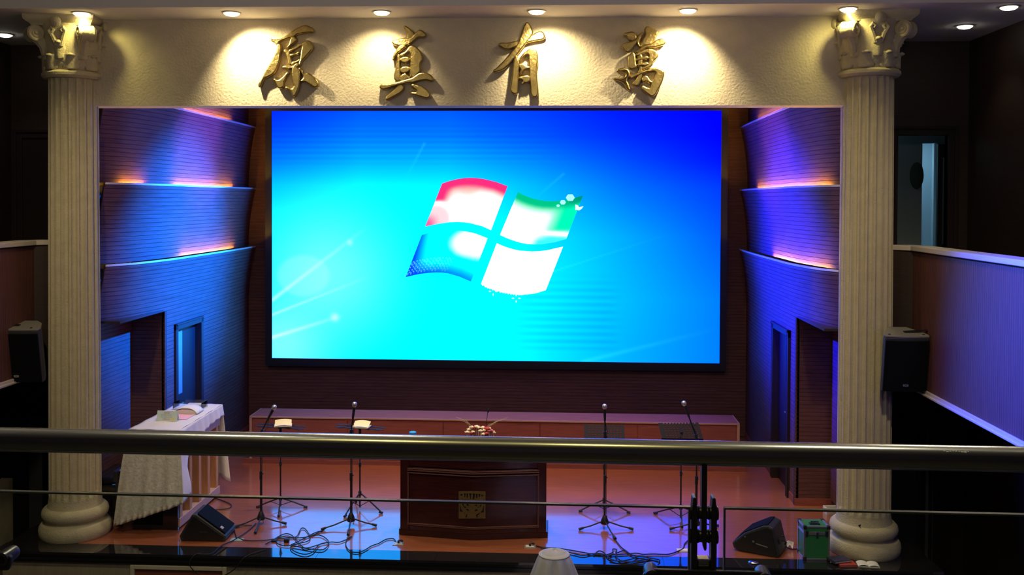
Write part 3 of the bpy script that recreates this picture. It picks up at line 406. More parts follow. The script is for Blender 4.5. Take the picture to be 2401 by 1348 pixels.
for s, side in ((-1, 'left'), (1, 'right')):
    root = G()
    # backing sheets
    for (zb, zt, t0) in TOPS:
        zz = [zb + (zt-zb)*i/8 for i in range(9)]
        for a, b in zip(zz, zz[1:]):
            if zb > 0: wall_strip(root, s, .30, 5.60, a, b, flare(a, t0, zt)-.012, flare(b, t0, zt)-.012, .02)
    zz = [RZ, 2.8, 3.0, 3.2, ZA]
    for a, b in zip(zz, zz[1:]): wall_strip(root, s, .30, 5.60, a, b, flare(a, 2.3, ZA)-.012, flare(b, 2.3, ZA)-.012, .02)
    wall_strip(root, s, 1.70, 5.60, DZ, RZ, -.012, flare(RZ, 2.3, ZA)-.012, .02)
    wall_strip(root, s, 1.70, DY0, 0, DZ, -.012, -.012, .02); wall_strip(root, s, DY1, 5.60, 0, DZ, -.012, -.012, .02)
    wall_strip(root, s, .30, 5.60, ZC, 6.42, -.012, -.012, .02)
    w = struct(root.obj('wall_stage_'+side, 'groove'))
    # slats
    def slats(z0, z1, y0, y1, t0, zt):
        n = max(1, round((z1-z0)/PITCH_S)); h = (z1-z0)/n
        for i in range(n):
            a = z0+i*h+.0025; b = z0+(i+1)*h-.0025
            g = G(); wall_strip(g, s, y0, y1, a, b, flare(a, t0, zt), flare(b, t0, zt), .014)
            g.obj('slat', 'slat', w, smooth=True)
    slats(0.10, DZ, 1.70, DY0, 9, 10); slats(.10, DZ, DY1, 5.57, 9, 10)
    slats(DZ, RZ, 1.70, 5.57, 2.3, ZA); slats(RZ, ZA-.02, .30, 5.57, 2.3, ZA)
    slats(ZA, ZB-.02, .30, 5.57, ZA, ZB); slats(ZB, ZC-.02, .30, 5.57, ZB, ZC); slats(ZC+.02, 6.38, .30, 5.57, 9, 10)
    # ledges: dark shelf behind the flared lip plus a pale edge strip
    for zt in (ZA, ZB, ZC):
        g = G(); wall_strip(g, s, .30, 5.58, zt-.05, zt-.04, INSET-.01, INSET-.01, INSET+.02); g.obj('ledge', 'slatback', w)
        g = G(); wall_strip(g, s, .30, 5.575, zt-.025, zt, INSET+.004, INSET+.004, .022); g.obj('ledge_edge', 'lip', w)
    # skirting
    g = G(); wall_strip(g, s, 1.70, DY0, 0, .10, .012, .012, .03); wall_strip(g, s, DY1, 5.57, 0, .10, .012, .012, .03)
    g.box(CX+s*4.41, 1.685, 0, CX+s*5.0, 1.70, .10)
    struct(g.obj('baseboard_'+side, 'bench'))
    # recess beside the opening: outer wall, back face and soffit
    x0, x1 = CX+s*4.41, CX+s*4.91
    r = struct(G().box(min(x1, x1+s*.05), .30, 0, max(x1, x1+s*.05), 1.75, RZ+.05).box(min(x0, x1), 1.712, 0, max(x0, x1), 1.76, RZ).box(min(CX+s*4.42, x1), .30, RZ, max(CX+s*4.42, x1), 1.75, RZ+.03).obj('wall_recess_'+side, 'groove'))
    n = 46; h = RZ/n
    for i in range(n):
        a = .10+i*(RZ-.10)/n; b = a+(RZ-.10)/n-.004
        G().box(min(x0, x1), 1.70, a, max(x0, x1), 1.714, b).obj('slat', 'slat', r)
        G().box(min(x1, x1-s*.014), .30, a, max(x1, x1-s*.014), 1.70, b).obj('slat', 'slat', r)
    # stage door in the side wall
    g = G()
    for ya, yb in ((DY0, DY0+.09), (DY1-.09, DY1)): wall_strip(g, s, ya, yb, 0, DZ, .035, .035, .12)
    wall_strip(g, s, DY0, DY1, DZ-.09, DZ, .035, .035, .12)
    wall_strip(g, s, DY0+.02, DY1-.02, DZ-.02, DZ+.005, .05, .05, .05)
    d = struct(g.obj('door_6' if s < 0 else 'door_7', 'doordark', bevel=.006))
    g = G(); wall_strip(g, s, DY0+.08, DY1-.08, 0, DZ-.08, -.07, -.07, .05); g.obj('leaf', 'doordark', d)
    if s < 0:
        g = G(); wall_strip(g, s, DY0+.30, DY0+.46, 1.28, DZ-.14, -.06, -.06, .02); g.obj('glass_strip', 'doorglass', d)
    yh = 2.26
    hx = CX+s*(xb(yh, s)+.06)
    G().box(min(hx, hx-s*.012), yh-.02, 1.02, max(hx, hx-s*.012), yh+.02, 1.26).tube([(hx, yh, 1.15), (hx-s*.06, yh, 1.15), (hx-s*.06, yh+.12, 1.15)], .01, 8).tube([(hx-s*.02, yh, 1.05), (hx-s*.05, yh, 1.05)], .012, 8).obj('handle', 'brass', d, smooth=True)
# back wall with grooved boards
bw = struct(G().box(CX-4.5, 5.592, 0, CX+4.5, 5.68, 6.4).obj('wall_back', 'groove'))
n = 112; h = (6.38-.02)/n
for i in range(n):
    a = .02+i*h
    G().box(CX-4.48, 5.58, a+.002, CX+4.48, 5.594, a+h-.002).obj('slat', 'slat', bw)
# warm light strips lying in the ledges
def strip(s, zt, ya, yb, label):
    g = G(); ys = [ya] + [y for y in PY if ya < y < yb] + [yb]; v = []
    for y in ys:
        b = xb(y, s)-.035
        v += [(CX+s*(b-.014), y, zt-.039), (CX+s*(b-.014), y, zt-.029), (CX+s*b, y, zt-.029), (CX+s*b, y, zt-.039)]
    f = []
    for i in range(len(ys)-1):
        for j in range(4): f.append((i*4+j, i*4+(j+1)%4, i*4+4+(j+1)%4, i*4+4+j))
    f += [(0,1,2,3), tuple((len(ys)-1)*4+j for j in (3,2,1,0))]
    tag(g.add(v, f).obj('light_strip', 'ledstrip'), label, 'light strip', 'warm light strips in the wall ledges')
strip(-1, ZB, .62, 1.15, 'warm light strip in the upper ledge behind the piano, stretch by the column')
strip(-1, ZB, 2.05, 4.6, 'warm light strip in the upper ledge behind the piano, stretch by the screen')
strip(-1, ZA, 2.3, 4.65, 'warm light strip in the lower ledge of the curved wall behind the piano')
strip(-1, ZC, 1.6, 4.5, 'warm light strip in the topmost ledge of the curved wall behind the piano')
strip(1, ZB, .62, 4.5, 'warm light strip along the upper ledge of the curved wall opposite the piano')
strip(1, ZA, .62, 3.2, 'warm light strip in the lower ledge of the curved wall opposite the piano')
strip(1, ZC, 1.6, 4.5, 'warm light strip in the topmost ledge of the curved wall opposite the piano')
# ================================================================== COLUMNS
def make_column():
    root = thing('stucco_column', '', 'column')
    prof = [(.30,0),(.40,0),(.418,.03),(.425,.08),(.418,.13),(.395,.165),(.36,.175),(.345,.195),(.345,.215),(.365,.225),(.385,.25),(.392,.29),(.383,.33),(.355,.36),(.325,.37),(.315,.40),(.308,.46)]
    G().lathe(prof, 56, cap=False).obj('base', 'column', root, smooth=True)
    NF, SEG = 20, 8; n = NF*SEG; v = []; zs = [.44,.47,.50,.53,.57] + [.57+5.03*i/7 for i in range(1,8)] + [5.63,5.66,5.69]
    for z in zs:
        R = .306 - .020*(z/5.7)**1.5
        fd = sstep(.48, .56, z)*(1-sstep(5.60, 5.67, z))
        for j in range(n):
            t = (j % SEG)/SEG; dep = max(0., 1-((t-.5)/.36)**2)**.5 if abs(t-.5) < .36 else 0
            r = R - .034*dep*fd; a = 2*pi*j/n
            v.append((r*cos(a), r*sin(a), z))
    f = [(i*n+j, i*n+(j+1)%n, (i+1)*n+(j+1)%n, (i+1)*n+j) for i in range(len(zs)-1) for j in range(n)]
    G().add(v, f).obj('shaft', 'column', root, smooth=True)
    G().lathe([(.27,5.645),(.335,5.65),(.362,5.68),(.362,5.71),(.34,5.735),(.30,5.745)], 48, cap=False).obj('neck_ring', 'column', root, smooth=True)
    G().lathe([(.30,5.73),(.332,5.80),(.338,5.9),(.340,6.02),(.35,6.13),(.375,6.23),(.40,6.29)], 48).obj('capital_bell', 'column', root, smooth=True)
    # abacus with hollow sides
    def ab(w, z):
        p = []
        for k in range(4):
            a0 = pi/4+k*pi/2
            c0 = Vector((cos(a0), sin(a0)))*w*1.38; c1 = Vector((cos(a0+pi/2), sin(a0+pi/2)))*w*1.38
            mid = (c0+c1)/2; inn = -mid.normalized()
            t = (c1-c0).normalized()
            for i in range(9):
                u = i/9
                q = c0 + t*.05 + (c1-c0-t*.10)*u + inn*.07*sin(pi*u)
                p.append((q.x, q.y, z))
        return p
    v = []; rings = [(.39,6.27),(.40,6.29),(.43,6.31),(.455,6.335),(.46,6.36),(.46,6.392)]
    for w, z in rings: v += ab(w, z)
    m = 36; f = [(i*m+j, i*m+(j+1)%m, (i+1)*m+(j+1)%m, (i+1)*m+j) for i in range(len(rings)-1) for j in range(m)] + [tuple(range(m-1,-1,-1)), tuple((len(rings)-1)*m+j for j in range(m))]
    G().add(v, f).obj('abacus', 'column', root, smooth=True)
    # four corner scrolls
    for k in range(4):
        a = pi/4+k*pi/2; c = Vector((cos(a), sin(a), 0)); t = Vector((-sin(a), cos(a), 0))
        ctr = c*.455 + Vector((0,0,6.175))
        mt = Matrix((c, Vector((0,0,1)), t)).transposed()
        g = G().lathe([(.02,-.085),(.085,-.085),(.10,-.07),(.094,-.02),(.094,.02),(.10,.07),(.085,.085),(.02,.085)], 20, ctr, mt)
        for sg in (-1, 1):
            sp = []
            for i in range(30):
                u = i/29; rr = .088*(1-u)+.017*u; an = -pi/2 + u*3.4*pi
                sp.append(ctr + c*rr*cos(an) + Vector((0,0,1))*rr*sin(an) + t*sg*.088)
            g.tube(sp, [.016*(1-.4*i/29) for i in range(30)], 6)
            g.lathe([(.0,.0),(.02,.0),(.022,.012),(.014,.022),(.0,.024)], 10, ctr+t*sg*.084, mt @ Matrix.Rotation(0 if sg > 0 else pi, 3, 'X'))
        # stalk rising from the bell into the scroll
        g.tube([c*.33+Vector((0,0,5.92)), c*.345+Vector((0,0,6.02)), c*.385+Vector((0,0,6.09)), c*.43+Vector((0,0,6.14))], [.04,.055,.065,.075], 8)
        g.obj('scroll', 'column', root, smooth=True)
    # acanthus leaves in two rows
    def leaf(z0, hh, w, r0, curl, a):
        def fn(u, q):
            x = (u-.5)*2
            lob = 1 + .13*sin(q*pi*5)
            ww = w*(.75+.45*sin(pi*min(q*1.1, 1)))*(1-.75*max(0, q-.75)/.25)*lob
            r = r0 + .012 + curl*max(0, q-.5)**2*4*.25 - .02*abs(x)**2 + .012*(1-abs(x))
            z = z0 + hh*(q if q < .85 else .85-(q-.85)*.7)
            an = a + x*ww/2/r0
            return (r*cos(an), r*sin(an), z)
        return G().grid(fn, 8, 12)
    for k in range(8):
        o = leaf(5.74, .22, .20, .332, .14, k*pi/4+pi/8).obj('acanthus_leaf', 'column', root, smooth=True)
        o.modifiers.new('thick', 'SOLIDIFY').thickness = .014
    for k in range(8):
        o = leaf(5.86, .26, .16, .335, .17, k*pi/4).obj('acanthus_leaf', 'column', root, smooth=True)
        o.modifiers.new('thick', 'SOLIDIFY').thickness = .014
    # flower boss in the middle of each abacus side with two small curls under it
    for k in range(4):
        a = k*pi/2; c = Vector((cos(a), sin(a), 0)); t = Vector((-sin(a), cos(a), 0))
        g = G().lathe([(.0,-.01),(.06,.0),(.065,.02),(.04,.04),(.0,.045)], 12, c*.40+Vector((0,0,6.30)), Matrix((t, Vector((0,0,1)), c)).transposed())
        for sg in (-1, 1):
            g.tube([c*.345+t*sg*.03+Vector((0,0,6.02)), c*.355+t*sg*.06+Vector((0,0,6.12)), c*.38+t*sg*.10+Vector((0,0,6.20)), c*.38+t*sg*.075+Vector((0,0,6.235)), c*.385+t*sg*.045+Vector((0,0,6.205)), c*.385+t*sg*.065+Vector((0,0,6.18))], [.028,.03,.028,.025,.02,.018], 7)
        g.obj('flower_boss', 'column', root, smooth=True)
    return root
col1 = make_column(); col1.location = (-4.95, 0, 0); col1['group'] = 'fluted stucco columns'
col1['label'] = 'fluted cream column with leafy capital, standing beside the cloth-covered piano'
col2 = copytree(col1); col2.location = (4.74, 0, 0)
col2['label'] = 'fluted cream column with leafy capital, standing beside the green case'
tag(G().prism([(4.58,-.312,.40),(4.62,-.305,.41),(4.60,-.309,.375)], (0,0,0), (0,-.004,0)).prism([(4.60,-.31,.38),(4.63,-.306,.36),(4.615,-.309,.345)], (0,0,0), (0,-.004,0)).obj('peeled_patch', 'bookblue'), 'small dark peeled patch near the foot of the column by the green case', 'stain')

# ================================================================== GOLD CHARACTERS
for key, lab in (('yuan', 'gold calligraphy character with a long slanting left stroke, nearest the piano column'), ('zhen', 'gold calligraphy character with a leaf-like top stroke and ladder body, second from the piano column'), ('you', 'gold calligraphy character with two crossing strokes over a tall open box'), ('wan', 'gold calligraphy character with two leafy top dots and a hooked right stroke')):
    strokes = BAKED['CH_'+key]
    cx = sum(p[0] for s in strokes for p in s)/sum(len(s) for s in strokes); cz = min(p[1] for s in strokes for p in s)
    t = thing('gold_character', lab, 'character', (cx, .0, cz), group='gold characters on the beam')
    for i, s in enumerate(strokes):
        curvemesh('stroke', [[(p[0]-cx, p[1]-cz) for p in s]], .075+.006*(i % 3), .017, 'gold', t)

# ================================================================== LED SCREEN
SX0, SX1, SZ0, SZ1, SY = -4.07, 3.876, 1.341, 5.758, 5.40
scr = thing('led_screen', 'huge lit screen showing a bright blue picture with a four-pane coloured flag', 'screen', (0, SY, SZ0))
def L(p): return (p[0], p[1]-SY, p[2]-SZ0)
b = .12
G().box(SX0-b, .004, -b-.02, SX1+b, .17, SZ1-SZ0+.06).obj('housing', 'screenframe', scr)
G().box(SX0-b, -.012, -.10, SX0, .01, SZ1-SZ0+.06).box(SX1, -.012, -.10, SX1+b-.02, .01, SZ1-SZ0+.06).box(SX0, -.012, -.10, SX1, .01, 0).box(SX0, -.012, SZ1-SZ0, SX1, .01, SZ1-SZ0+.06).obj('bezel', 'screenframe', scr)
BLUE = 4.2
def lin(c): c /= 255; return c/12.92 if c <= .04045 else ((c+.055)/1.055)**2.4
US = [0,.2,.4,.6,.8,1.]; VS = [0,.1,.2,.3,.5,.75,1.]
GT = [[45,90,92,62,22,0],[78,125,122,85,40,4],[128,180,182,135,75,22],[205,262,255,185,112,60],[300,330,330,238,170,95],[330,360,340,262,188,128],[320,350,335,248,178,130]]
def gval(u, v):
    r0 = [interp(u, US, row) for row in GT]
    c = interp(v, VS, r0)
    return lin(c) if c <= 255 else 1+(c-255)/105*.35
def seg(u, v, a, b, w):
    ax, ay = a; bx, by = b; asp = 1.795
    dx, dy = (bx-ax)*asp, by-ay; px, py = (u-ax)*asp, v-ay; l2 = dx*dx+dy*dy
    t = max(0, min(1, (px*dx+py*dy)/l2)); d = sqrt((px-t*dx)**2+(py-t*dy)**2)
    return math.exp(-(d/w)**2)*(1-t)
def pix(u, v):
    g = gval(u, v); bl = BLUE; r = 0.
    band = sstep(.5, .62, u)*(1-sstep(.74, .80, u))*sstep(.62, .75, v)*(1-sstep(.93, .98, v))
    g *= 1 - .22*band*(.5+.5*sin(v*2*pi*34))
    band2 = (1-sstep(.5, .75, u))*sstep(.03, .08, v)*(1-sstep(.17, .24, v))
    g *= 1 + .12*band2*sin(v*2*pi*46)
    asp = 1.795
    d = sqrt(((u-.125)*asp)**2+(v-.66)**2); e = sqrt(((u-.072)*asp)**2+((v-.665)*1.28)**2)
    r += .16*math.exp(-(d/.19)**2) + .09*(1-sstep(.09, .12, e)) + .20*math.exp(-((u-.02)*asp/.15)**2-((v-.95)/.14)**2)
    st = seg(u, v, (.0, .765), (.215, .468), .006)*.55 + seg(u, v, (.0, .825), (.222, .665), .004)*.5 + seg(u, v, (0, .917), (.165, .822), .006)*.7 + .6*math.exp(-(((u-.143)*asp)**2+(v-.832)**2)/.0002) + .4*math.exp(-(((u-.177)*asp)**2+(v-.53)**2)/.0001)
    r += st*.7
    s2 = seg(u, v, (.345, .13), (.30, .28), .004)*.14 + seg(u, v, (.655, .25), (.585, .36), .004)*.12 + seg(u, v, (.60, .66), (.90, .48), .003)*.12 + seg(u, v, (.70, 1.0), (1.0, .86), .008)*.13
    g += s2; r += s2*.05
    return (min(r, .9), g, bl, 1)
def colored(name, fn, colfn, nu, nv, parent):
    g = G().grid(fn, nu, nv); o = g.obj(name, 'screen', parent); me = o.data
    at = me.color_attributes.new('picture', 'FLOAT_COLOR', 'POINT'); buf = []
    for j in range(nv+1):
        for i in range(nu+1): buf += colfn(i/nu, j/nv)
    at.data.foreach_set('color', buf); return o
colored('picture', lambda u, v: (lerp(SX0, SX1, u), 0, lerp(SZ1, SZ0, v)-SZ0), pix, 300, 180, scr)
def c255(r, g, bb, k=1.15): return (lin(r)*k, lin(g)*k, lin(bb)*k, 1)
def mix(a, b, t): t = max(0, min(1, t)); return tuple(a[i]+(b[i]-a[i])*t for i in range(4))
WHT = (1.5, 1.5, 1.5, 1)
def c_red(u, v):
    c = c255(255, 45, 120); w = sstep(.2, .48, v+.06*sin(u*9))*sstep(.10, .42, u+.25*(v-.5))
    c = mix(c, (1.3, .75, .6, 1), .8*sstep(.12, .3, v)*sstep(.1, .3, u)); c = mix(c, WHT, w)
    d = sqrt((u+.12)**2*1.2+(v-1.05)**2); 
    if d < .62: c = mix(c255(255, 95, 150), (1.1, .75, .8, 1), sstep(.2, .42, d))
    c = mix(c, WHT, math.exp(-((d-.60)/.05)**2)*.9*sstep(.0, .5, v)); return c
def c_green(u, v):
    c = mix(c255(0, 190, 130), c255(0, 140, 110), sstep(.75, 1, u)*(1-v)); c = mix(c, c255(0, 255, 190), sstep(.08, .3, v)*.8)
    w = sstep(.12, .42, v)*(1-sstep(.55, .85, u)); c = mix(c, WHT, w)
    c = mix(c, c255(60, 255, 255), sstep(.72, .95, v)*sstep(.45, .7, u))
    d = v-(.70+.22*max(0, u-.5)**2*4*.9); c = mix(c, WHT, math.exp(-(d/.05)**2)*sstep(.3, .6, u)); return c
def c_blue(u, v):
    c = mix((.0, .06, 2.2, 1), (0, 1.4, 3., 1), sstep(.05, .42, u+.12*(1-v))*(1-sstep(.55, 1.0, v-.12*u)))
    c = mix(c, (0, .3, 2.4, 1), sstep(.75, 1, v)*sstep(.5, 1, u)*.5)
    d = sqrt(((u-.82)*1.3)**2+((v-.22)*1.2)**2); c = mix(c, WHT, 1-sstep(.22, .46, d))
    if .62 < v < .97 and u < .7:
        k = (sin(u*2*pi*17)*sin(v*2*pi*12)); c = mix(c, (.2, 1.2, 3, 1), .7*sstep(.35, .7, k)*(1-u))
    return c
def c_yel(u, v):
    c = WHT; k = sstep(.84, 1.0, v+.05*sin(u*60)+.04*sin(u*23+1))
    return mix(c, (1.0, 1.15, .65, 1), k*.8*(.4+.6*u))
for nm, cf, lab in (('red', c_red, 'red flag pane fading to white'), ('green', c_green, 'green flag pane fading to white'), ('blue', c_blue, 'blue dotted flag pane'), ('yellow', c_yel, 'white flag pane with grassy lower edge')):
    top, bot = BAKED['PANES'][nm]; ts = [i/8 for i in range(9)]
    def P(u, v, top=top, bot=bot, nm=nm):
        xt, zt = interp(u, ts, [p[0] for p in top]), interp(u, ts, [p[1] for p in top])
        xo, zo = interp(u, ts, [p[0] for p in bot]), interp(u, ts, [p[1] for p in bot])
        z = lerp(zt, zo, v)
        if nm == 'yellow' and v == 1: z += .03*(.5+.5*sin(u*130))*(1-sstep(.5, .9, u))
        return (lerp(xt, xo, v), -.003, z-SZ0)
    o = colored('flag_pane', P, cf, 56, 40, scr); o['label'] = lab
K['spk1'] = emat('picture_white', (.9, 1.2, 1.3), 1.0); K['spk2'] = emat('picture_pale', (.45, 1.1, 1.2), 1.0)
for (c, s) in BAKED['HEX']:
    G().add([(c[0]+s*cos(a*pi/3), -.005, c[1]-SZ0+s*.82*sin(a*pi/3)) for a in range(6)], [tuple(range(6))]).obj('hexagon', 'spk2', scr)
G().add([(p[0], -.006, p[1]-SZ0) for p in BAKED['FLY']], [(0,1,2,5,6,7), (2,3,4,5)]).obj('butterfly', 'spk1', scr)
for (c, _) in BAKED['SPARK']:
    g = G()
    for k in range(4):
        a = k*pi/2; d = Vector((cos(a), 0, sin(a))); n = Vector((-sin(a), 0, cos(a))); q = Vector((c[0], -.005, c[1]-SZ0))
        g.add([q+d*.03, q+d*.055+n*.013, q+d*.085, q+d*.055-n*.013], [(0,1,2,3)])
    g.obj('sparkle', 'spk1', scr)

# ================================================================== RECESSED CEILING LAMPS
def downlight(x, y, z, label, m='lampglow', r=.094, tilt=0.):
    t = thing('ceiling_downlight', label, 'downlight', (x, y, z), group='recessed ceiling downlights')
    G().lathe([(r+.018,.004),(r+.018,-.012),(r,-.014),(r-.004,.0),(r-.004,.004)], 24, cap=False).obj('ring', 'lampring', t, smooth=True)
    G().lathe([(r,-.006),(r*.95,-.018),(r*.7,-.034),(r*.3,-.042),(.004,-.044)], 24).obj('bulb', m, t, smooth=True)
    return t
CZ = 6.39
fl = [(-2.81, 250, .30), (-1.02, 120, -.12), (.80, 220, .20), (2.55, 280, -.12)]
nm = ['the long-stroke character', 'the ladder-bodied character', 'the crossing-stroke character', 'the hooked-stroke character']
for (x, p, dx), q in zip(fl, nm):
    downlight(x, -.43, CZ, 'glowing recessed downlight in the ceiling strip nearest '+q)
    spot('downlight_lamp', (x, -.43, CZ-.075), (x+dx, .02, 5.50), p*.85, (1, .82, .47), 112, 1., .03)
for x, p, q in ((-4.61, 40, 'piano'), (4.36, 40, 'green case')):
    downlight(x, -.47, CZ, 'yellow recessed downlight over the column by the '+q)
    spot('downlight_lamp', (x, -.47, CZ-.075), (x+(.1 if x > 0 else -.1), .0, 5.6), p*.6, (1, .85, .26), 150, 1., .03)
for x, y, q in ((-6.39, .98, 'white recessed downlight over the balcony end beyond the piano column'), (6.13, .69, 'white recessed downlight in front of the upper doorway'), (6.13, -.52, 'white recessed downlight over the balcony cap, second from the upper doorway')):
    downlight(x, y, CZ, q, 'lampglow2')
    spot('downlight_lamp', (x, y, CZ-.075), (x, y, 0), 14, (1, .9, .72), 100, .7, .03)
# ================================================================== LONG BENCH AT THE BACK
t = thing('long_bench', 'long red-brown wooden bench box with pale edges under the screen', 'bench', (0.02, 3.38, 0))
G().box(-3.82, .012, 0, 3.82, .60, .705).obj('body', 'bench', t)
G().box(-3.84, .0, .705, 3.84, .60, .74).obj('top', 'bench', t)
g = G().box(-3.845, -.012, .72, 3.845, .0, .743).box(-3.85, -.012, .0, -3.81, .012, .725).box(3.81, -.012, 0, 3.85, .012, .725)
g.box(-3.85, .0, .72, -3.84, .60, .743).box(3.84, 0, .72, 3.85, .60, .743); g.obj('edge_strip', 'benchedge', t)
G().box(-3.95, -.03, 0, 3.95, .02, .07).obj('plinth', 'bench', t)
for k in range(5):
    x = -3.8+k*1.52; G().box(x+.006, .0, .075, x+1.514, .014, .71).obj('front_panel', 'bench', t)

# ================================================================== LECTERN
t = thing('lectern', 'wide dark mahogany lectern with prow-shaped front and brass emblem', 'lectern', (.02, .2, 0))
def vy(x): return -.14*(1-abs(x)/.91)                # front line of the prow
hl = [(-.91, vy(-.91)), (0, vy(0)), (.91, vy(.91))]
def vbar(x0, x1, z0, z1, d0, d1):
    """bar following the prow between x0 and x1, standing from depth d0 to d1 in front (negative y = outwards)"""
    xs = [x0] + ([0] if x0 < 0 < x1 else []) + [x1]; g = G()
    n = len(xs); v = []
    for x in xs: v += [(x, vy(x)-d0, z0), (x, vy(x)-d1, z0), (x, vy(x)-d1, z1), (x, vy(x)-d0, z1)]
    f = [(0,3,2,1), tuple((n-1)*4+j for j in (0,1,2,3))]
    for i in range(n-1):
        for j in range(4): f.append((i*4+j, i*4+(j+1)%4, i*4+4+(j+1)%4, i*4+4+j))
    return g.add(v, f)
G().prism([(-.90, vy(-.91)+.02, 0), (0, vy(0)+.02, 0), (.90, vy(.91)+.02, 0), (.90, .43, 0), (-.90, .43, 0)], (0,0,.07), (0,0,1.06)).obj('body', 'mahogdark', t)
G().prism([(-.93, vy(-.91)-.01, 0), (0, vy(0)-.02, 0), (.93, vy(.91)-.01, 0), (.93, .45, 0), (-.93, .45, 0)], (0,0,0), (0,0,.075)).obj('plinth', 'mahogdark', t, bevel=.008)
G().prism([(-.95, vy(-.91)-.03, 0), (0, vy(0)-.04, 0), (.95, vy(.91)-.03, 0), (.95, .46, 0), (-.95, .46, 0)], (0,0,1.08), (0,0,1.115)).obj('top', 'mahog', t, bevel=.01)
vbar(-.93, .93, 1.03, 1.08, -.02, .025).obj('cornice', 'mahogdark', t, bevel=.008)
for x0, x1 in ((-.91, -.80), (.80, .91)): vbar(x0, x1, .075, 1.05, -.02, .03).obj('stile', 'mahogdark', t, bevel=.006)
for z0, z1 in ((.075, .13), (.81, .86), (.99, 1.04)): vbar(-.80, .80, z0, z1, -.02, .02).obj('rail', 'mahogdark', t, bevel=.005)
vbar(-.80, .80, .16, .78, -.02, .004).obj('panel', 'mahog', t)
vbar(-.80, .80, .87, .985, -.02, .004).obj('panel', 'mahog', t)
for z, k in ((.135, .014), (.152, .010), (.785, .012), (.815, .016), (.838, .012), (.985, .010)): vbar(-.82, .82, z, z+k, -.01, .034).obj('moulding', 'mouldlit', t, bevel=.004)
for x0, x1 in ((-.82, -.80), (.80, .82)): vbar(x0, x1, .14, .80, -.01, .032).obj('moulding', 'mouldlit', t, bevel=.005)
def grow(h):
    cx = sum(p[0] for p in h)/len(h); cz = sum(p[1] for p in h)/len(h)
    return [(cx+(p[0]-cx)*1.35, cz+(p[1]-cz)*1.25) for p in h]
lp = [[(p[0]-.02, p[1]) for p in BAKED['EMB_OUT']]] + [[(p[0]-.02, p[1]) for p in grow(h)] for h in BAKED['EMB_HOLES']]
G().box(-.14, vy(0)-.006, .29, .14, vy(0)+.02, .59).obj('emblem_backing', 'black', t)
e = curvemesh('emblem', lp, .014, .0006, 'brass', t, y0=vy(0)-.008, smooth=False, cyc='POLY', off=False); e['label'] = 'square pierced brass emblem with a burning bush pattern'

# things on the lectern
t = thing('flower_arrangement', 'low cream and dark red flower arrangement with dry twigs on the lectern', 'flowers', (.08, .40, 1.115))
G().lathe([(.10,0),(.13,.015),(.12,.03),(.05,.03)], 16).obj('dish', 'black', t, smooth=True)
for k in range(34):
    a = random.uniform(0, 2*pi); r = .16*sqrt(random.random()); z = .09+.10*(1-(r/.20)**2)+random.uniform(-.012, .012); q = Vector((r*1.15*cos(a), r*.7*sin(a), z))
    g = G(); s = random.uniform(.030, .046)
    for p in range(6):
        b = p*pi/3+random.random(); w = s*.9
        def fn(u, v, b=b, w=w, s=s): 
            x = (u-.5)*w*sin(pi*min(1, v*.85+.15)); y = s*v; zz = s*.6*v*v
            return q+Vector((cos(b)*y-sin(b)*x, sin(b)*y+cos(b)*x, zz))
        g.grid(fn, 2, 3)
    g.lathe([(.004,-.09),(.004,0),(s*.55,.003),(s*.75,s*.3),(s*.62,s*.6),(s*.3,s*.8),(.002,s*.82)], 8, q)
    g.obj('flower', 'flowerr' if random.random() < .42 else 'flowerw', t)
for k in range(12):
    a = random.uniform(-.5, .6) if k < 8 else random.uniform(2.2, 3.6); l = random.uniform(.18, .34)
    p0 = Vector((.03*cos(a), .02, .12)); p1 = p0+Vector((cos(a)*l*.55, random.uniform(-.04, .04), l*.32+.05)); p2 = p0+Vector((cos(a)*l, random.uniform(-.05, .05), l*.42+.06))
    G().tube([p0, p1, p2], [.0022, .0018, .001], 4).obj('twig', 'twig', t)
t = thing('gooseneck_microphone', 'thin black gooseneck microphone rising behind the lectern flowers', 'microphone', (.14, .53, 1.115))
G().lathe([(.045,0),(.045,.012),(.015,.02),(.009,.05)], 14).obj('base', 'black', t, smooth=True)
G().tube([(0,0,.03),(.008,0,.15),(.022,0,.28),(.034,0,.365)], .004, 6).obj('neck', 'blackmetal', t, smooth=True)
G().tube([(.034,0,.36),(.038,0,.38),(.042,0,.405)], [.009,.011,.007], 8).obj('capsule', 'black', t, smooth=True)
t = thing('blue_lidded_cup', 'bright blue round lid of a cup standing on the lectern', 'cup', (-.77, .40, 1.115))
G().lathe([(.028,0),(.034,.01),(.036,.10),(.035,.105)], 16).obj('body', 'whiteplastic', t, smooth=True)
G().lathe([(.036,.10),(.046,.104),(.046,.122),(.038,.130),(.01,.132)], 18).obj('lid', 'blueglow', t, smooth=True)

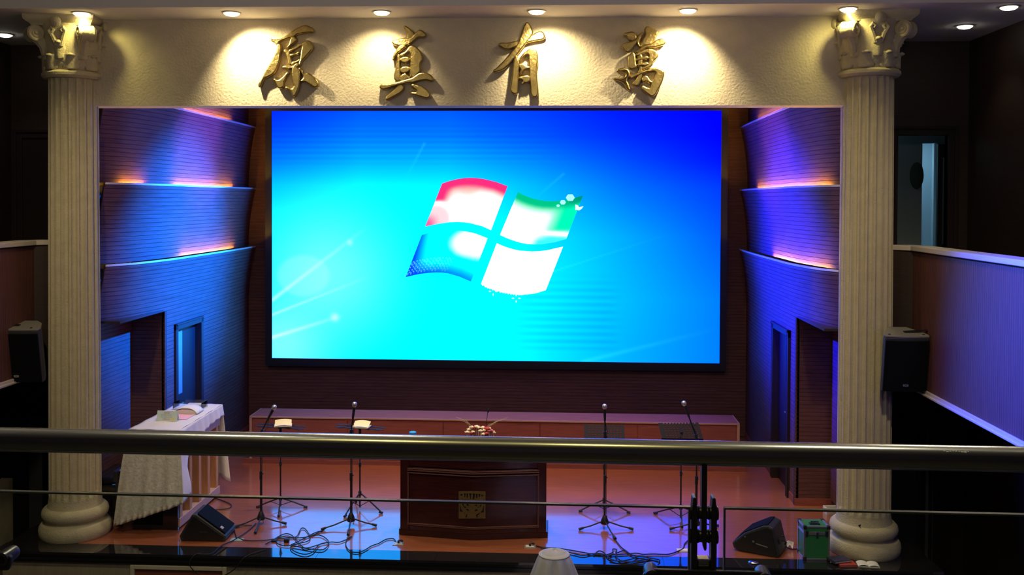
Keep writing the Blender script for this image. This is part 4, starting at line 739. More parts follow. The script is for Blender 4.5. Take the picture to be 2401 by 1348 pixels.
# ================================================================== MICROPHONE STANDS
def mic_stand(base, feet, ph, tip, label, mlabel, style=0):
    bx, by = base
    t = thing('microphone_stand', label, 'microphone stand', (bx, by, 0), group='black tripod microphone stands')
    G().lathe([(.045,.055),(.052,.06),(.05,.09),(.036,.13),(.022,.16),(.018,.165)], 14).obj('hub', 'black', t, smooth=True)
    for fx, fy in feet:
        d = Vector((fx-bx, fy-by, 0)); l = d.length; d.normalize()
        lg = G().tube([d*.03+Vector((0,0,.09)), d*(l*.6)+Vector((0,0,.045)), d*l+Vector((0,0,.025))], .0095, 8).obj('leg', 'blackmetal', t, smooth=True)
        G().tube([d*(l-.05)+Vector((0,0,.032)), d*(l+.01)+Vector((0,0,.020))], [.016,.019], 8).obj('foot', 'black', lg, smooth=True)
    G().tube([(0,0,.07),(0,0,.62)], .0135, 10).obj('lower_tube', 'blackmetal', t, smooth=True)
    G().tube([(0,0,.58),(0,0,.68)], .019, 10).tube([(0,0,.65),(.035,0,.65)], .008, 6).obj('clutch', 'black', t, smooth=True)
    G().tube([(0,0,.62),(0,0,ph)], .009, 10).obj('upper_tube', 'blackmetal', t, smooth=True)
    tp = Vector(tip); top = Vector((0,0,ph)); d = (tp-top).normalized()
    G().tube([top-d*.05, top+d*.05], .020, 10).tube([top+Vector((-.03,0,0)), top+Vector((.03,0,0))], .014, 8).obj('boom_clamp', 'black', t, smooth=True)
    md = .19
    G().tube([top-d*.12, tp-d*md], .010, 8).obj('boom', 'blackmetal', t, smooth=True)
    G().tube([tp-d*(md+.01), tp-d*(md-.06)], [.014,.018], 10).obj('clip', 'black', t, smooth=True)
    pts = [tp-d*.16+Vector((0,.0,-.01)), tp-d*.26+Vector((.022,0,-.05)), top+d*.06+Vector((.03,0,-.02)), top+Vector((.02,-.01,-.15)), Vector((.018,-.01,.55)), Vector((.02,-.012,.2)), Vector((.04,-.03,.02))]
    G().tube(pts, .0032, 5).obj('cable', 'cable', t, smooth=True)
    o = Vector((bx, by, 0))
    m = thing('microphone', mlabel, 'microphone', o+tp-d*.17, group='handheld microphones on stands')
    G().tube([d*0, d*.03, d*.125], [.013,.016,.021], 12).obj('body', 'black', m, smooth=True)
    G().tube([d*.12, d*.13], [.021,.021], 14).obj('collar', 'chrome', m, smooth=True)
    mt = d.to_track_quat('Z', 'Y').to_matrix()
    G().lathe([(.020,.122),(.029,.135),(.032,.152),(.029,.170),(.020,.182),(.006,.188)], 14, (0,0,0), mt).obj('grille_ball', 'alu', m, smooth=True)
mic_stand((-2.75,.49), [(-3.02,.30),(-2.42,.46),(-2.70,.10)], 1.18, (.19,-.03,.36+1.18-.01), 'black tripod microphone stand beside the monitor wedge near the piano, boom tilted', 'silver-headed microphone on the tilted boom nearest the piano')
mic_stand((-1.58,.50), [(-1.90,.27),(-1.25,.46),(-1.53,.10)], 1.19, (.05,-.02,1.58), 'black tripod microphone stand between the lectern and the tilted stand by the piano', 'silver-headed microphone between the lectern and the piano')
mic_stand((1.67,.60), [(1.35,.48),(2.02,.52),(1.78,.16)], 1.19, (-.01,-.02,1.58), 'black tripod microphone stand beside the lectern in front of a pierced music desk', 'silver-headed microphone beside the lectern in front of a pierced music desk')
mic_stand((2.83,.62), [(2.50,.56),(3.12,.72),(2.80,.28)], 1.17, (-.17,-.02,1.63), 'black tripod microphone stand nearest the door, boom leaning over a music desk', 'silver-headed microphone on the boom leaning over the outer music desk')

# ================================================================== MUSIC STANDS
def music_stand(base, feet, hub, dz, kind, label, rz=0.):
    bx, by = base
    t = thing('music_stand', label, 'music stand', (bx, by, 0), group='black folding music stands')
    G().tube([(0,0,.03),(0,0,.62)], .011, 8).obj('lower_tube', 'blackmetal', t, smooth=True)
    G().tube([(0,0,.58),(0,0,.64)], .017, 8).tube([(0,0,.61),(.03,0,.61)], .006, 6).obj('clutch', 'black', t, smooth=True)
    G().tube([(0,0,.6),(0,0,dz)], .008, 8).obj('upper_tube', 'blackmetal', t, smooth=True)
    G().tube([(0,0,hub-.03),(0,0,hub+.03)], .022, 10).obj('hub', 'black', t, smooth=True)
    for fx, fy in feet:
        d = Vector((fx-bx, fy-by, 0)); l = d.length; d.normalize()
        lg = G().tube([d*.02+Vector((0,0,hub)), d*(l*.55)+Vector((0,0,lerp(hub,.02,.5))), d*l+Vector((0,0,.018))], .010, 6).obj('leg', 'blackmetal', t, smooth=True)
        G().tube([d*(l-.04)+Vector((0,0,.022)), d*(l+.01)+Vector((0,0,.016))], .016, 8).obj('foot', 'black', lg, smooth=True)
        G().tube([Vector((0,0,.045)), d*(l*.42)+Vector((0,0,lerp(hub,.02,.40)))], .005, 6).obj('strut', 'blackmetal', t)
    G().tube([(0,0,dz-.10),(0,0,dz)], .018, 8).obj('desk_clamp', 'black', t, smooth=True)
    if kind == 'flat':
        # folding arms spread almost level
        for k in range(5):
            a = (-.31, -.16, 0, .16, .31)[k]
            g = G().bar((a*.15, .0, dz+.012), (a, .10, dz+.012-.05*a+.01*(k % 2)), .016, .004)
            g.bar((a*.15, .0, dz+.012), (a*.92, -.10, dz+.010-.05*a), .016, .004); g.obj('desk_arm', 'deskblack', t)
        G().bar((-.33, .07, dz+.032), (.33, .07, dz-.002), .05, .004).bar((-.33, -.05, dz+.030), (.33, -.05, dz-.004), .045, .004).obj('desk_bar', 'deskblack', t)
    else:
        nx, nz, w, h = 13, 7, .54, .30; vv = []; f = []
        for j in range(nz*2+1):
            for i in range(nx*2+1): vv.append(((i/(nx*2)-.5)*w, 0, (j/(nz*2))*h))
        rw = nx*2+1
        for j in range(nz*2):
            for i in range(nx*2):
                hole = (i % 2 == 1 and j % 2 == 1 and 1 < i < nx*2-1) and not (nx-2 < i < nx+2 and 3 < j < 11)
                if not hole: f.append((j*rw+i, j*rw+i+1, (j+1)*rw+i+1, (j+1)*rw+i))
        tl = Matrix.Rotation(radians(-58), 3, 'X')
        g = G().add([tl @ Vector(p)+Vector((0, -.09, dz-.075)) for p in vv], f)
        o = g.obj('desk_plate', 'deskblack', t); o.modifiers.new('thick', 'SOLIDIFY').thickness = .004
        G().obox(Vector((0, -.115, dz-.075)), (w, .05, .005), tl).obj('desk_lip', 'deskblack', t)
        o.rotation_euler.z = rz
    return t
music_stand((-2.68,1.13), [(-3.0,1.12),(-2.33,1.16),(-2.60,.76)], .14, 1.10, 'flat', 'black folding music stand with level desk beside the stand nearest the piano')
music_stand((-1.60,1.15), [(-1.73,.80),(-1.27,.98),(-1.72,1.45)], .22, 1.10, 'flat', 'black folding music stand with level desk between the lectern and the piano side stand')
music_stand((1.69,1.25), [(1.36,1.22),(2.03,1.20),(1.70,1.60)], .16, 1.06, 'plate', 'black music stand with square pierced desk beside the lectern')
music_stand((2.68,.98), [(2.36,1.20),(3.02,1.10),(2.66,.66)], .17, 1.16, 'plate', 'black music stand with skewed pierced desk nearest the stage door', .12)
for (x, y, z, rz, lab) in ((-2.64, 1.12, 1.128, .25, 'pale yellow folded sheet on the level music desk near the piano'), (-1.58, 1.14, 1.122, -.1, 'open pale yellow booklet on the level music desk next to the lectern')):
    t = thing('song_booklet', lab, 'booklet', (x, y, z), rz, 'booklets on the music stands')
    G().grid(lambda u, v: ((u-.5)*.22, (v-.5)*.16, .012+.012*sin(pi*u)+.05*v*v), 10, 4).obj('page', 'yellowpaper', t, smooth=True)
    G().box(-.115, -.085, .0, .115, .085, .010).obj('cover', 'pages', t)

# ================================================================== PIANO
t = thing('upright_piano', 'black upright piano seen from its open wooden back', 'piano', (-4.0, .18, 0))
PL, PH = 1.5, 1.27
G().box(-.30, .0, .05, .10, PL, PH-.03).obj('case', 'pianoblack', t, bevel=.01)
G().box(-.32, -.015, PH-.03, .30, PL+.015, PH).obj('lid', 'pianoblack', t, bevel=.006)
G().box(-.30, .0, .0, .28, .05, PH-.03).obj('side_panel', 'pianoblack', t, bevel=.006)
G().box(-.30, PL-.05, .0, .28, PL, PH-.03).obj('side_panel', 'pianoblack', t, bevel=.006)
G().box(-.58, .05, .58, -.28, PL-.05, .72).obj('keybed', 'pianoblack', t, bevel=.01)
for y in (.08, PL-.14): G().box(-.56, y, .0, -.48, y+.06, .58).obj('leg', 'pianoblack', t, bevel=.008)
g = G().box(-.50, .07, .72, -.34, PL-.07, .735); g.obj('keyboard', 'whiteplastic', t)
G().box(.10, .05, .10, .16, PL-.05, PH-.10).obj('soundboard', 'soundboard', t)
for k in range(5):
    y = .05+k*(PL-.19)/4; G().box(.15, y, .10, .29, y+.09, PH-.12).obj('back_post', 'post', t, bevel=.006)
G().box(.14, .02, .03, .30, PL-.02, .14).obj('back_rail', 'pinkboard', t, bevel=.005)
G().prism([(.30,.02,1.0),(.30,PL-.02,1.0),(.30,PL-.02,PH-.03),(.30,.02,PH-.03)], (-.16,0,0), (0,0,0)).obj('back_rail', 'pinkboard', t, bevel=.005)
# cloth over it
t = thing('piano_cloth', 'white lace-edged cloth draped over the piano top and hanging down its end', 'cloth', (-4.0, .18, PH))
G().grid(lambda u, v: (lerp(-.335, .315, u), lerp(-.03, PL+.03, v), .010+.003*sin(v*23+u*5)+.002*sin(u*19)), 14, 30).obj('top_sheet', 'cloth', t, smooth=True).modifiers.new('thick', 'SOLIDIFY').thickness = .004
def hang(u, v):
    # near end sheet: u from keyboard side to back side, v down to a slanting hem
    xt = lerp(-.335, .315, u); xbm = lerp(-.50, .40, u)
    zb = -lerp(1.20, .90, u) + .05*sin(u*pi)*0
    x = lerp(xt, xbm, v**.8); k = v*.035*sin(u*19+v*2)+.016*v*sin(u*37)
    hem = .018*sin(u*74)*sstep(.93, 1, v)
    return (x, -.03-.10*v**.7+k*.5+hem-.04*sin(pi*u)*v, .006+zb*v)
o = G().grid(hang, 96, 34).obj('end_drape', 'lace', t, smooth=True); o.modifiers.new('thick', 'SOLIDIFY').thickness = .003
def wrap(u, v):
    # the end sheet folded a little way round onto the back of the piano
    zb = -.90+.0*u; y = lerp(-.03, .13-.10*v, u); x = lerp(.315, .40, v**.8)+.012*u*sin(v*9)
    if u == 0: y = -.03-.10*v**.7*1.0
    else: y = lerp(-.03-.10*v**.7, .10+.02*v, u)
    return (x, y, .006+lerp(zb, zb*.93, u)*v)
G().grid(wrap, 8, 26).obj('corner_drape', 'cloth', t, smooth=True).modifiers.new('thick', 'SOLIDIFY').thickness = .003
def valance(u, v):
    y = lerp(.06, PL+.03, u); d = interp(u, [0,.12,.3,.55,.8,1], [.62,.36,.25,.19,.155,.15])
    return (.318+.022*v+.010*v*sin(u*46)+.006*v*sin(u*17), y, .006-d*v)
G().grid(valance, 70, 8).obj('back_drape', 'cloth', t, smooth=True).modifiers.new('thick', 'SOLIDIFY').thickness = .003
def fard(u, v):
    x = lerp(-.335, .318, u)+.09*v*u; return (x, PL+.03+.07*v+.015*v*sin(u*26), .006-lerp(.75, 1.12, u)*v)
G().grid(fard, 40, 16).obj('far_drape', 'cloth', t, smooth=True).modifiers.new('thick', 'SOLIDIFY').thickness = .003
# things on the piano
Z = PH+.014
t = thing('sign_card', 'pale blue tent card with red and grey printed lines on the piano', 'sign', (-4.03, .60, Z), -.05)
tl = Matrix.Rotation(radians(-14), 3, 'X')
G().obox(tl @ Vector((0,0,.066)), (.28, .004, .135), tl).obj('front', 'card', t)
tb = Matrix.Rotation(radians(14), 3, 'X'); G().obox(tb @ Vector((0,0,.066))+Vector((0,.066,0)), (.28, .004, .135), tb).obj('back', 'card', t)
# lines of printed characters
def glyphs(z, x0, x1, n, m):
    g = G()
    for i in range(n):
        x = lerp(x0, x1, (i+.5)/n); w = (x1-x0)/n*.72
        for k in range(3): g.obox(tl @ Vector((x+random.uniform(-.1, .1)*w, -.0025, z+(k-1)*.0055)), (w*random.uniform(.6, 1), .001, .0022), tl)
        for k in range(2): g.obox(tl @ Vector((x+(k-.5)*w*.5, -.0025, z)), (.0022, .001, .014), tl)
    g.obj('print', m, t)
glyphs(.105, -.05, .03, 5, 'print'); glyphs(.078, -.085, .06, 8, 'print2'); glyphs(.052, -.09, .07, 8, 'print2'); glyphs(.026, -.06, .04, 6, 'print')
g = G().obox(tl @ Vector((.082,-.0025,.03)), (.035, .001, .035), tl); g.obj('print', 'yellow', t)
tag(G().grid(lambda u, v: (-4.02+(u-.5)*.42, .86+(v-.5)*.30, Z+.004+.003*sin(u*6)), 8, 5).obj('pink_sheet', 'pink', smooth=True), 'pink sheet of paper lying flat behind the tent card on the piano', 'paper')
t = thing('open_book', 'open book lying face down like a roof on the piano', 'book', (-3.95, 1.14, Z), .0)
G().grid(lambda u, v: ((u-.5)*.34, (v-.5)*.24, .010+.075*(1-abs(2*u-1)**3)), 16, 4).obj('cover', 'paper', t, smooth=True).modifiers.new('thick', 'SOLIDIFY').thickness = .006
G().grid(lambda u, v: ((u-.5)*.30, (v-.5)*.23, .004+.066*(1-abs(2*u-1)**3)), 16, 4).obj('pages', 'pages', t, smooth=True)
G().prism([(-.15,0,0),(.15,0,0),(.12,0,.045),(.05,0,.064),(-.05,0,.064),(-.12,0,.045)], (0,-.118,.0), (0,.11,0)).obj('page_block', 'pages', t)
t = thing('clear_box', 'low clear plastic box holding papers at the far end of the piano', 'box', (-4.03, 1.42, Z))
G().box(-.2, -.12, 0, .2, .12, .012).obj('tray', 'pages', t)
G().box(-.2, -.12, .012, -.196, .12, .09).box(.196, -.12, .012, .2, .12, .09).box(-.196, -.12, .012, .196, -.116, .09).box(-.196, .116, .012, .196, .12, .09).obj('walls', 'glass', t)
G().box(-.05, -.10, .012, .15, .10, .05).obj('contents', 'pages', t)
# bench of the piano
t = thing('piano_stool', 'black padded piano stool between the column and the piano', 'stool', (-4.86, .84, 0))
G().box(-.20, -.34, .46, .20, .34, .56).obj('cushion', 'pianoblack', t, bevel=.03)
G().box(-.19, -.33, .38, .19, .33, .46).obj('frame', 'pianoblack', t, bevel=.006)
for x in (-.16, .16):
    for y in (-.29, .29): G().box(x-.025, y-.025, 0, x+.025, y+.025, .38).obj('leg', 'pianoblack', t, bevel=.004)
tag(G().bar((-4.66,.50,.44), (-4.64,.40,.50), .05, .012).obj('blue_clip', 'blueglow', bevel=.003), 'small bright blue plastic clip on the piano stool', 'clip')

# ================================================================== MONITOR WEDGES
def wedge(loc, rz, label, prof, depth, extra):
    t = thing('stage_monitor', label, 'loudspeaker', loc, rz, 'wedge monitors on the stage floor')
    n = len(prof)
    G().prism([(p[0], 0, p[1]) for p in prof], (0,0,0), (0,depth,0)).obj('cabinet', 'greyside', t, bevel=.014)
    return t
# left: slanting grille faces across the stage
pr1 = [(-.27,.0),(.26,.0),(.285,.03),(.285,.07),(-.08,.33),(-.13,.33),(-.29,.06)]
t = wedge((-3.26, -.20, 0), .02, 'black wedge monitor beside the piano with its slanted grille facing the stage', pr1, .40, None)
a = Vector((.27, 0, .09)); b_ = Vector((-.075, 0, .335)); d = (b_-a).normalized(); nrm = Vector((-d.z, 0, d.x))*-1
if nrm.z < 0: nrm = -nrm
G().prism([a+nrm*.003, b_+nrm*.003, b_+nrm*.014, a+nrm*.014], (0,.02,0), (0,.38,0)).obj('grille', 'grille', t, bevel=.003)
G().prism([a+d*.06+nrm*.014, a+d*.10+nrm*.014, a+d*.10+nrm*.018, a+d*.06+nrm*.018], (0,.05,0), (0,.11,0)).obj('badge', 'pinkboard', t)
G().prism([(-.24,0,.02),(.24,0,.02),(.255,0,.065),(-.09,0,.305),(-.12,0,.305),(-.255,0,.06)], (0,-.006,0), (0,.0,0)).obj('side_panel', 'black', t, bevel=.004)
G().bar((-.04,-.008,.12), (.07,-.008,.115), .004, .018).obj('handle_slot', 'greyside', t)
t = wedge((3.475, -.25, 0), radians(-26), 'black wedge monitor beside the green case with its back turned to the hall', [(-.35,.09),(-.33,.03),(-.27,.0),(.18,.0),(.22,.03),(.14,.34),(.08,.36),(.02,.35),(-.20,.23)], .38, None)
G().prism([(-.34,0,.10),(-.20,0,.242),(.02,0,.362),(.07,0,.372),(.07,0,.36),(-.19,0,.225),(-.33,0,.09)], (0,.02,0), (0,.36,0)).obj('grille', 'grille', t)
G().prism([(-.32,0,.09),(-.30,0,.04),(-.25,0,.012),(.165,0,.012),(.19,0,.04),(.12,0,.325),(.07,0,.34),(-.19,0,.215)], (0,-.006,0), (0,.001,0)).obj('side_panel', 'black', t, bevel=.003)
G().bar((-.06,-.009,.13), (.08,-.009,.11), .004, .012).tube([(-.09,-.004,.15),(-.09,-.012,.15)], .012, 10).tube([(-.19,-.004,.19),(-.19,-.012,.19)], .008, 10).obj('handle_slot', 'grey', t)
rr = Matrix(((0,0,1),(1,0,0),(0,1,0)))
G().obox((.192,.12,.17), (.012,.10,.055), Matrix.Rotation(radians(-14),3,'Y')).tube([(.18,.24,.13),(.215,.24,.14),(.235,.24,.12),(.225,.24,.09)], .012, 8).tube([(.20,.20,.20),(.215,.20,.205)], .014, 10).obj('connector_plate', 'black', t, smooth=True)
G().tube([(.20,.30,.06),(.25,.33,.02),(.30,.36,.012),(.34,.40,.01)], .006, 6).obj('cable', 'cable', t, smooth=True)

# ================================================================== GREEN CASE, BOX AND BOOKS
t = thing('flight_case', 'green case with aluminium edges and latch standing by the column foot', 'case', (4.09, -.38, 0), .03)
w, dp, hh = .305, .27, .40
G().box(-w/2+.008, .008, .008, w/2-.008, dp-.008, hh-.008).obj('panels', 'green', t)
e = .022
g = G()
for x in (-w/2, w/2-e):
    for y in (0, dp-e): g.box(x, y, 0, x+e, y+e, hh)
for z in (0, hh-e):
    for y in (0, dp-e): g.box(-w/2+e, y, z, w/2-e, y+e, z+e)
    for x in (-w/2, w/2-e): g.box(x, e, z, x+e, dp-e, z+e)
g.box(-w/2+.006, .002, .30, w/2-.006, .012, .325).box(-w/2+.002, .01, .30, -w/2+.012, dp-.01, .325)
g.obj('edges', 'alu', t, bevel=.003)
g = G()
for x in (-w/2-.004, w/2-.038):
    for y in (-.004, dp-.038):
        for z in (-.0, hh-.038): g.box(x, y, z, x+.042, y+.042, z+.042)
g.obj('corner_guards', 'darksteel', t, bevel=.006)
for x in (-w/2+.02, w/2-.055): G().box(x, -.006, .28, x+.035, .006, .345).obj('corner_bracket', 'darksteel', t, bevel=.003)
G().box(-.09, -.004, .295, .09, .004, .335).obj('latch_plate', 'alu', t, bevel=.002)
G().box(-.012, -.014, .275, .02, .0, .335).tube([(.004,-.016,.32),(.004,-.004,.32)], .012, 10).obj('latch', 'chrome', t, bevel=.003)
G().box(-.06, .07, hh-.004, .06, .13, hh+.004).obj('handle_recess', 'black', t)
G().tube([(-.05,.10,hh+.002),(-.045,.10,hh+.022),(.045,.10,hh+.022),(.05,.10,hh+.002)], .007, 8).obj('handle', 'chrome', t, smooth=True)
t = thing('white_carton', 'small white open carton with raised lid by the recess wall', 'box', (4.78, 1.40, 0), .1)
G().box(-.13, -.07, 0, .08, .07, .008).box(-.13, -.07, .008, -.122, .07, .085).box(.072, -.07, .008, .08, .07, .085).box(-.122, -.07, .008, .072, -.062, .085).box(-.122, .062, .008, .072, .07, .085).obj('tray', 'whiteplastic', t)
G().prism([(.08,-.07,.08),(.08,.07,.08),(.115,.07,.24),(.115,-.07,.24)], (0,0,0), (.008,0,0)).obj('lid', 'whiteplastic', t)
G().box(-.11, -.05, .01, .06, .05, .05).obj('contents', 'paper', t)
def book(loc, rz, w, d, h, mc, label, grp):
    t = thing('book', label, 'book', loc, rz, grp)
    G().box(-w/2, -d/2, 0, w/2, d/2, .006).box(-w/2, -d/2, h-.006, w/2, d/2, h).box(-w/2, -d/2, .006, -w/2+.006, d/2, h-.006).obj('cover', mc, t, bevel=.002)
    G().box(-w/2+.006, -d/2+.006, .006, w/2-.008, d/2-.006, h-.006).obj('pages', 'pages', t)
book((4.40, -.50, 0), .12, .20, .14, .022, 'bookred', 'red book under the navy book at the column foot', 'books at the column foot')
book((4.33, -.44, .022), .35, .22, .16, .030, 'bookblue', 'navy blue book lying on the red book at the column foot', 'books at the column foot')
t = thing('open_booklet', 'small open white booklet lying on the granite by the column foot', 'book', (4.64, -.50, 0), -.1, 'books at the column foot')
G().box(-.12, -.08, 0, .12, .08, .010).obj('page_block', 'pages', t, bevel=.002)
G().grid(lambda u, v: ((u-.5)*.23, (v-.5)*.155, .012+.016*abs(sin(2*pi*u))**.7), 20, 3).obj('page', 'paper', t, smooth=True)
tag(G().grid(lambda u, v: (3.79+.10*u+.012*sin(v*9), -.05+.10*v+.02*sin(u*5), .012+.10*u*v*(1-v)*2+.05*abs(sin(u*7+v*5))), 12, 12).obj('plastic_bag', 'sheer', smooth=True), 'crumpled clear plastic bag between the wedge monitor and the green case', 'bag')

# ================================================================== FLOOR SOCKETS AND CABLES
def socket(x, y, lab, m='holeplate', w=.14, plug=True):
    t = thing('floor_socket', lab, 'socket', (x, y, 0), group='sockets in the stage floor')
    G().box(-w/2, -.05, 0, w/2, .05, .008).obj('plate', m, t, bevel=.003)
    G().box(-w/2+.02, -.03, .008, w/2-.02, .03, .012).obj('insert', 'whiteplastic' if m != 'cyanplate' else 'cyanplate', t)
    if plug: G().tube([(.0,0,.01),(.0,0,.035),(.02,.01,.045),(.05,.02,.03)], .014, 8).obj('plug', 'black', t, smooth=True)
socket(-2.86, -.12, 'pale greenish floor socket beside the wedge monitor near the piano', 'cyanplate', .15, False)
socket(-.86, -.14, 'steel floor socket with a black plug beside the lectern foot', 'alu', .13)
socket(.74, -.14, 'steel floor socket crowded with plugs beside the lectern foot', 'alu', .14)
socket(2.57, -.15, 'white floor socket plate near the cable tangle', 'whiteplastic', .14, False)
tag(G().lathe([(.05,0),(.06,.01),(.045,.022),(.01,.025)], 16, (3.34,-.50,0)).obj('metal_cap', 'chrome', smooth=True), 'small round shiny metal cap on the granite edge', 'cap')
def smooth(pts, k=5):
    P = [Vector(p) for p in pts]; out = []
    for i in range(len(P)-1):
        a, b, c, d = P[max(i-1,0)], P[i], P[i+1], P[min(i+2, len(P)-1)]
        for j in range(k):
            u = j/k; out.append(.5*((2*b)+(c-a)*u+(2*a-5*b+4*c-d)*u*u+(3*b-a-3*c+d)*u**3))
    out.append(P[-1]); return out
CL = ['running from the floor socket towards the stand between lectern and piano', 'wavy, crossing the loops in front of the stands by the piano', 'small closed loop in front of the stands by the piano', 'large double loop lying over the granite edge by the piano side', 'leading into the plug of the socket beside the lectern', 'straight short run up to a stand foot between lectern and piano', 'trailing from the wedge monitor to the tilted stand', 'curled at the foot of the tilted stand',
      'long run from the crowded socket to the white socket plate', 'kinked run with small knots beside the crowded socket', 'flat loop in the tangle by the white socket', 'densest coil of the tangle by the white socket', 'dropping from a stand foot into the tangle', 'short hook behind the wedge monitor by the piano']
for i, c in enumerate(BAKED['CAB']):
    pts = [(p[0], max(p[1], -.655), p[2]+.0012*(i % 4)) for p in c]
    tag(G().tube(smooth(pts), .0062 if i < 8 else .007, 6).obj('cable', 'cable', smooth=True), 'thin black cable, '+CL[i], 'cable', 'cables on the stage floor')
tag(G().tube(smooth([(-3.12,-.62,.012),(-3.19,-.668,.0),(-3.23,-.70,-.10),(-3.10,-.70,-.22),(-2.90,-.70,-.24),(-2.72,-.69,-.16),(-2.60,-.675,-.02),(-2.52,-.60,.012),(-2.40,-.45,.012)]), .006, 6).obj('cable', 'cable', smooth=True), 'thin black cable sagging over the stage front below the wedge monitor', 'cable', 'cables on the stage floor')
t = thing('cable_adapter', 'small black adapter with plug end lying among the cables', 'adapter', (-2.32, -.16, 0))
G().box(-.10, -.015, .0, -.04, .015, .024).obj('plug', 'black', t, bevel=.004); G().box(.06, -.025, 0, .12, .025, .045).obj('body', 'black', t, bevel=.005); G().tube([(-.05,0,.012),(.07,0,.012)], .005, 6).obj('lead', 'cable', t)

# ================================================================== HUNG LOUDSPEAKERS
def pa(loc, rz, s, label, wallx, w=.49):
    t = thing('hung_loudspeaker', label, 'loudspeaker', loc, rz, 'loudspeakers hung beside the columns')
    h, d = .64, .36
    fr = [(-w/2,0),(-w/4,-.016),(0,-.022),(w/4,-.016),(w/2,0)]
    plan = fr + [(w/2,.07),(w/2-.09,.26),(.10,d),(-.10,d),(-w/2+.09,.26),(-w/2,.07)]
    G().prism([(p[0], p[1]+.012, 0) for p in plan], (0,0,.0), (0,0,h)).obj('cabinet', 'greyside', t, bevel=.012)
    G().prism([(p[0]*1.005, p[1]+.012, 0) for p in plan], (0,0,h), (0,0,h+.025)).obj('top_cap', 'grey', t, bevel=.008)
    gp = [(p[0]*.985, p[1]) for p in fr] + [(w/2*.985,.02),(-w/2*.985,.02)]
    G().prism([(p[0], p[1]-.008, 0) for p in gp], (0,0,.012), (0,0,h-.035)).obj('grille', 'grille', t)
    g = G()
    for k, (a, b) in enumerate(((-.030,-.014),(-.010,.010),(.014,.030))):
        if k == 1: g.box(a, -.040, .075, a+.006, -.028, .105).box(b-.006, -.040, .075, b, -.028, .105).box(a, -.040, .075, b, -.028, .081).box(a, -.040, .099, b, -.028, .105)
        else: g.box(a, -.038, .078, b, -.028, .102)
    g.obj('badge', 'alu', t)
    for x in (-.19, .19): G().lathe([(.014,0),(.016,.004),(.008,.008)], 10, (x, .05, h+.025)).obj('screw', 'black', t)
    # yoke bracket
    yk = G().bar((0,.14,h+.032), (s*.30,.16,h+.05), .05, .008).bar((s*.30,.16,h+.054), (s*.30,.16,.02), .008, .06, (1,0,0)).bar((s*.30,.16,.0), (0,.14,-.01), .05, .008)
    yk.obj('yoke', 'blackmetal', t, bevel=.002)
    G().box(min(s*.30, s*(wallx)), .12, .30, max(s*.30, s*(wallx)), .20, .38).obj('wall_mount', 'blackmetal', t)
    t.rotation_euler.x = radians(9)
    return t
pa((5.02, -.52, 2.01), 0, 1, 'black hung loudspeaker with grey top on the blue-lit balcony front', .30)
pa((-5.41, -.46, 1.97), 0, -1, 'black hung loudspeaker with grey top beside the column near the piano', .31, .58)
tag(G().box(-5.24, -.06, 2.10, -5.10, .02, 2.16).obj('white_bracket', 'whiteplastic', bevel=.004), 'small white bracket between the hung loudspeaker and the column near the piano', 'bracket')

# ================================================================== DRAPED STAND BELOW THE STAGE
t = thing('draped_stand', 'white sheer cloth draped over a round stand before the stage front', 'stand', (1.04, -1.6, HF))
def dr(u, v):
    a = 2*pi*u; z0 = 1.40; r0 = .155
    if v < .25: r = r0*v/.25; z = z0+.05*(1-(v/.25)**2)+.012*sin(a*2+.5)*(1-v/.25)
    else:
        q = (v-.25)/.75; r = r0+.03*q**.5+.42*q+.05*q**.7*sin(a*9)+.03*q*sin(a*5+1); z = z0-1.34*q
    return (r*cos(a), r*sin(a), z)
G().grid(dr, 90, 28).obj('cloth', 'sheer', t, smooth=True)
G().lathe([(.02,1.375),(.16,1.38),(.165,1.40),(.15,1.41),(.02,1.445)], 28).obj('top_disc', 'white', t, smooth=True)
G().lathe([(.16,0),(.16,.02),(.03,.03),(.022,.1),(.022,1.38)], 16).obj('pole', 'whiteplastic', t, smooth=True)
G().box(-.015, -.265, 1.02, .022, -.253, 1.23).obj('red_strip', 'redribbon', t)

# ================================================================== GLASS BALUSTRADE IN FRONT
RY = -9.644
t = thing('glass_balustrade', 'steel handrail with glass panes and clamp post on the viewing balcony', 'railing', (1.428, RY, 2.55), -.0115)
def lz(z): return z-2.55
G().tube([(-8.2,0,lz(3.603)), (-3,0,lz(3.603)), (0,0,lz(3.603)), (5.2,0,lz(3.603))], .0285, 28).obj('handrail', 'steel', t, smooth=True)
g = G()
for i in range(9):
    a = radians(46+random.uniform(-3, 3)); x = .53+.0065*i; r = .0287; c = Vector((x, -cos(a)*r, lz(3.603)+sin(a)*r))
    g.obox(c, (random.uniform(.003, .006), .0004, random.uniform(.002, .005)), Matrix.Rotation(-a, 3, 'X'))
g.obj('worn_sticker', 'paper', t)
def pane(x0, x1):
    o = G().box(x0, -.006, lz(2.56), x1, .006, lz(3.478)).obj('glass_pane', 'glass', t)
    G().box(x0, -.0062, lz(3.476), x1, .0062, lz(3.480)).box(x0-.0008, -.0062, lz(2.56), x0+.003, .0062, lz(3.478)).box(x1-.003, -.0062, lz(2.56), x1+.0008, .0062, lz(3.478)).obj('glass_edge', 'glassedge', o)
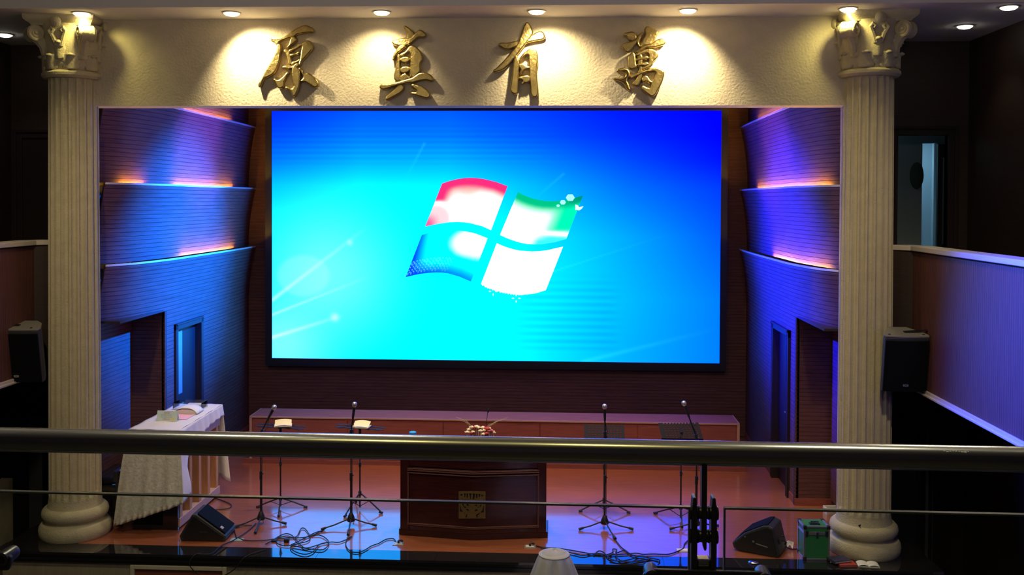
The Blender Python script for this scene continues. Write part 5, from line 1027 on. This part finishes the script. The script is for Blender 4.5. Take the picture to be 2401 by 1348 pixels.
def post(px):
    for x in (-.0215, .0225):
        G().prism([(px+x-.0065, 0, lz(2.56)), (px+x+.0065, 0, lz(2.56)), (px+x+.0065, 0, lz(3.47)), (px+x+.003, 0, lz(3.505)), (px+x-.0035, 0, lz(3.505)), (px+x-.0065, 0, lz(3.47))], (0,-.018,0), (0,.018,0)).obj('post_plate', 'darksteel', t, bevel=.0015)
    G().prism([(px-.0055,0,lz(3.60)), (px+.0065,0,lz(3.60)), (px+.0065,0,lz(3.388)), (px+.005,0,lz(3.383)), (px+.001,0,lz(3.383)), (px-.0055,0,lz(3.415))], (0,-.016,0), (0,.016,0)).obj('rail_stem', 'darksteel', t, bevel=.0015)
    mx = Matrix.Rotation(pi/2, 3, 'Y')
    for z in (3.466, 3.412):
        for x0, x1 in ((-.0315,-.028),(.029,.0335)): G().lathe([(.005,x0),(.0155,x0),(.0165,(x0+x1)/2),(.0155,x1),(.005,x1)], 18, (px,0,lz(z)), mx).obj('clamp_disc', 'darksteel', t, smooth=True)
        G().lathe([(.014,-.030),(.014,.031)], 18, (px,0,lz(z)), mx).obj('clamp_pin', 'darksteel', t, smooth=True)
        for x0 in (-.0145, .0095): G().lathe([(.0145,x0),(.0160,x0+.0025),(.0145,x0+.005)], 18, (px,0,lz(z)), mx).obj('clamp_washer', 'darksteel', t, smooth=True)
    # spider plate carrying the panes
    pl = [(-.132,-.03),(-.139,-.012),(-.139,.0),(-.130,.010),(-.118,.014),(.130,.014),(.146,.010),(.155,0),(.155,-.012),(.148,-.03)]
    G().prism([(px+a, 0, lz(3.330)+b) for a, b in pl], (0,-.034,0), (0,-.022,0)).obj('spider_plate', 'darksteel', t, bevel=.002)
    my = Matrix.Rotation(pi/2, 3, 'X')
    for x in (-.119, .135):
        G().lathe([(.006,-.014),(.016,-.014),(.0175,.0),(.0165,.040),(.011,.043),(.010,.036),(.004,.034)], 20, (px+x,0,lz(3.328)), my).obj('glass_bolt', 'darksteel', t, smooth=True)
    G().lathe([(.006,-.014),(.014,-.012),(.0145,.036),(.010,.039),(.009,.033),(.003,.032)], 20, (px,0,lz(3.322)), my).obj('centre_bolt', 'darksteel', t, smooth=True)
    G().box(px-.015, -.012, lz(3.335), px+.016, .020, lz(3.362)).obj('bracket_block', 'chrome', t, bevel=.004)
PXS = [0.0, -1.78, -3.56, 1.78]
for p in PXS: post(p)
pane(.047, 1.752); pane(-1.733, -.031); pane(-3.52, -1.811)
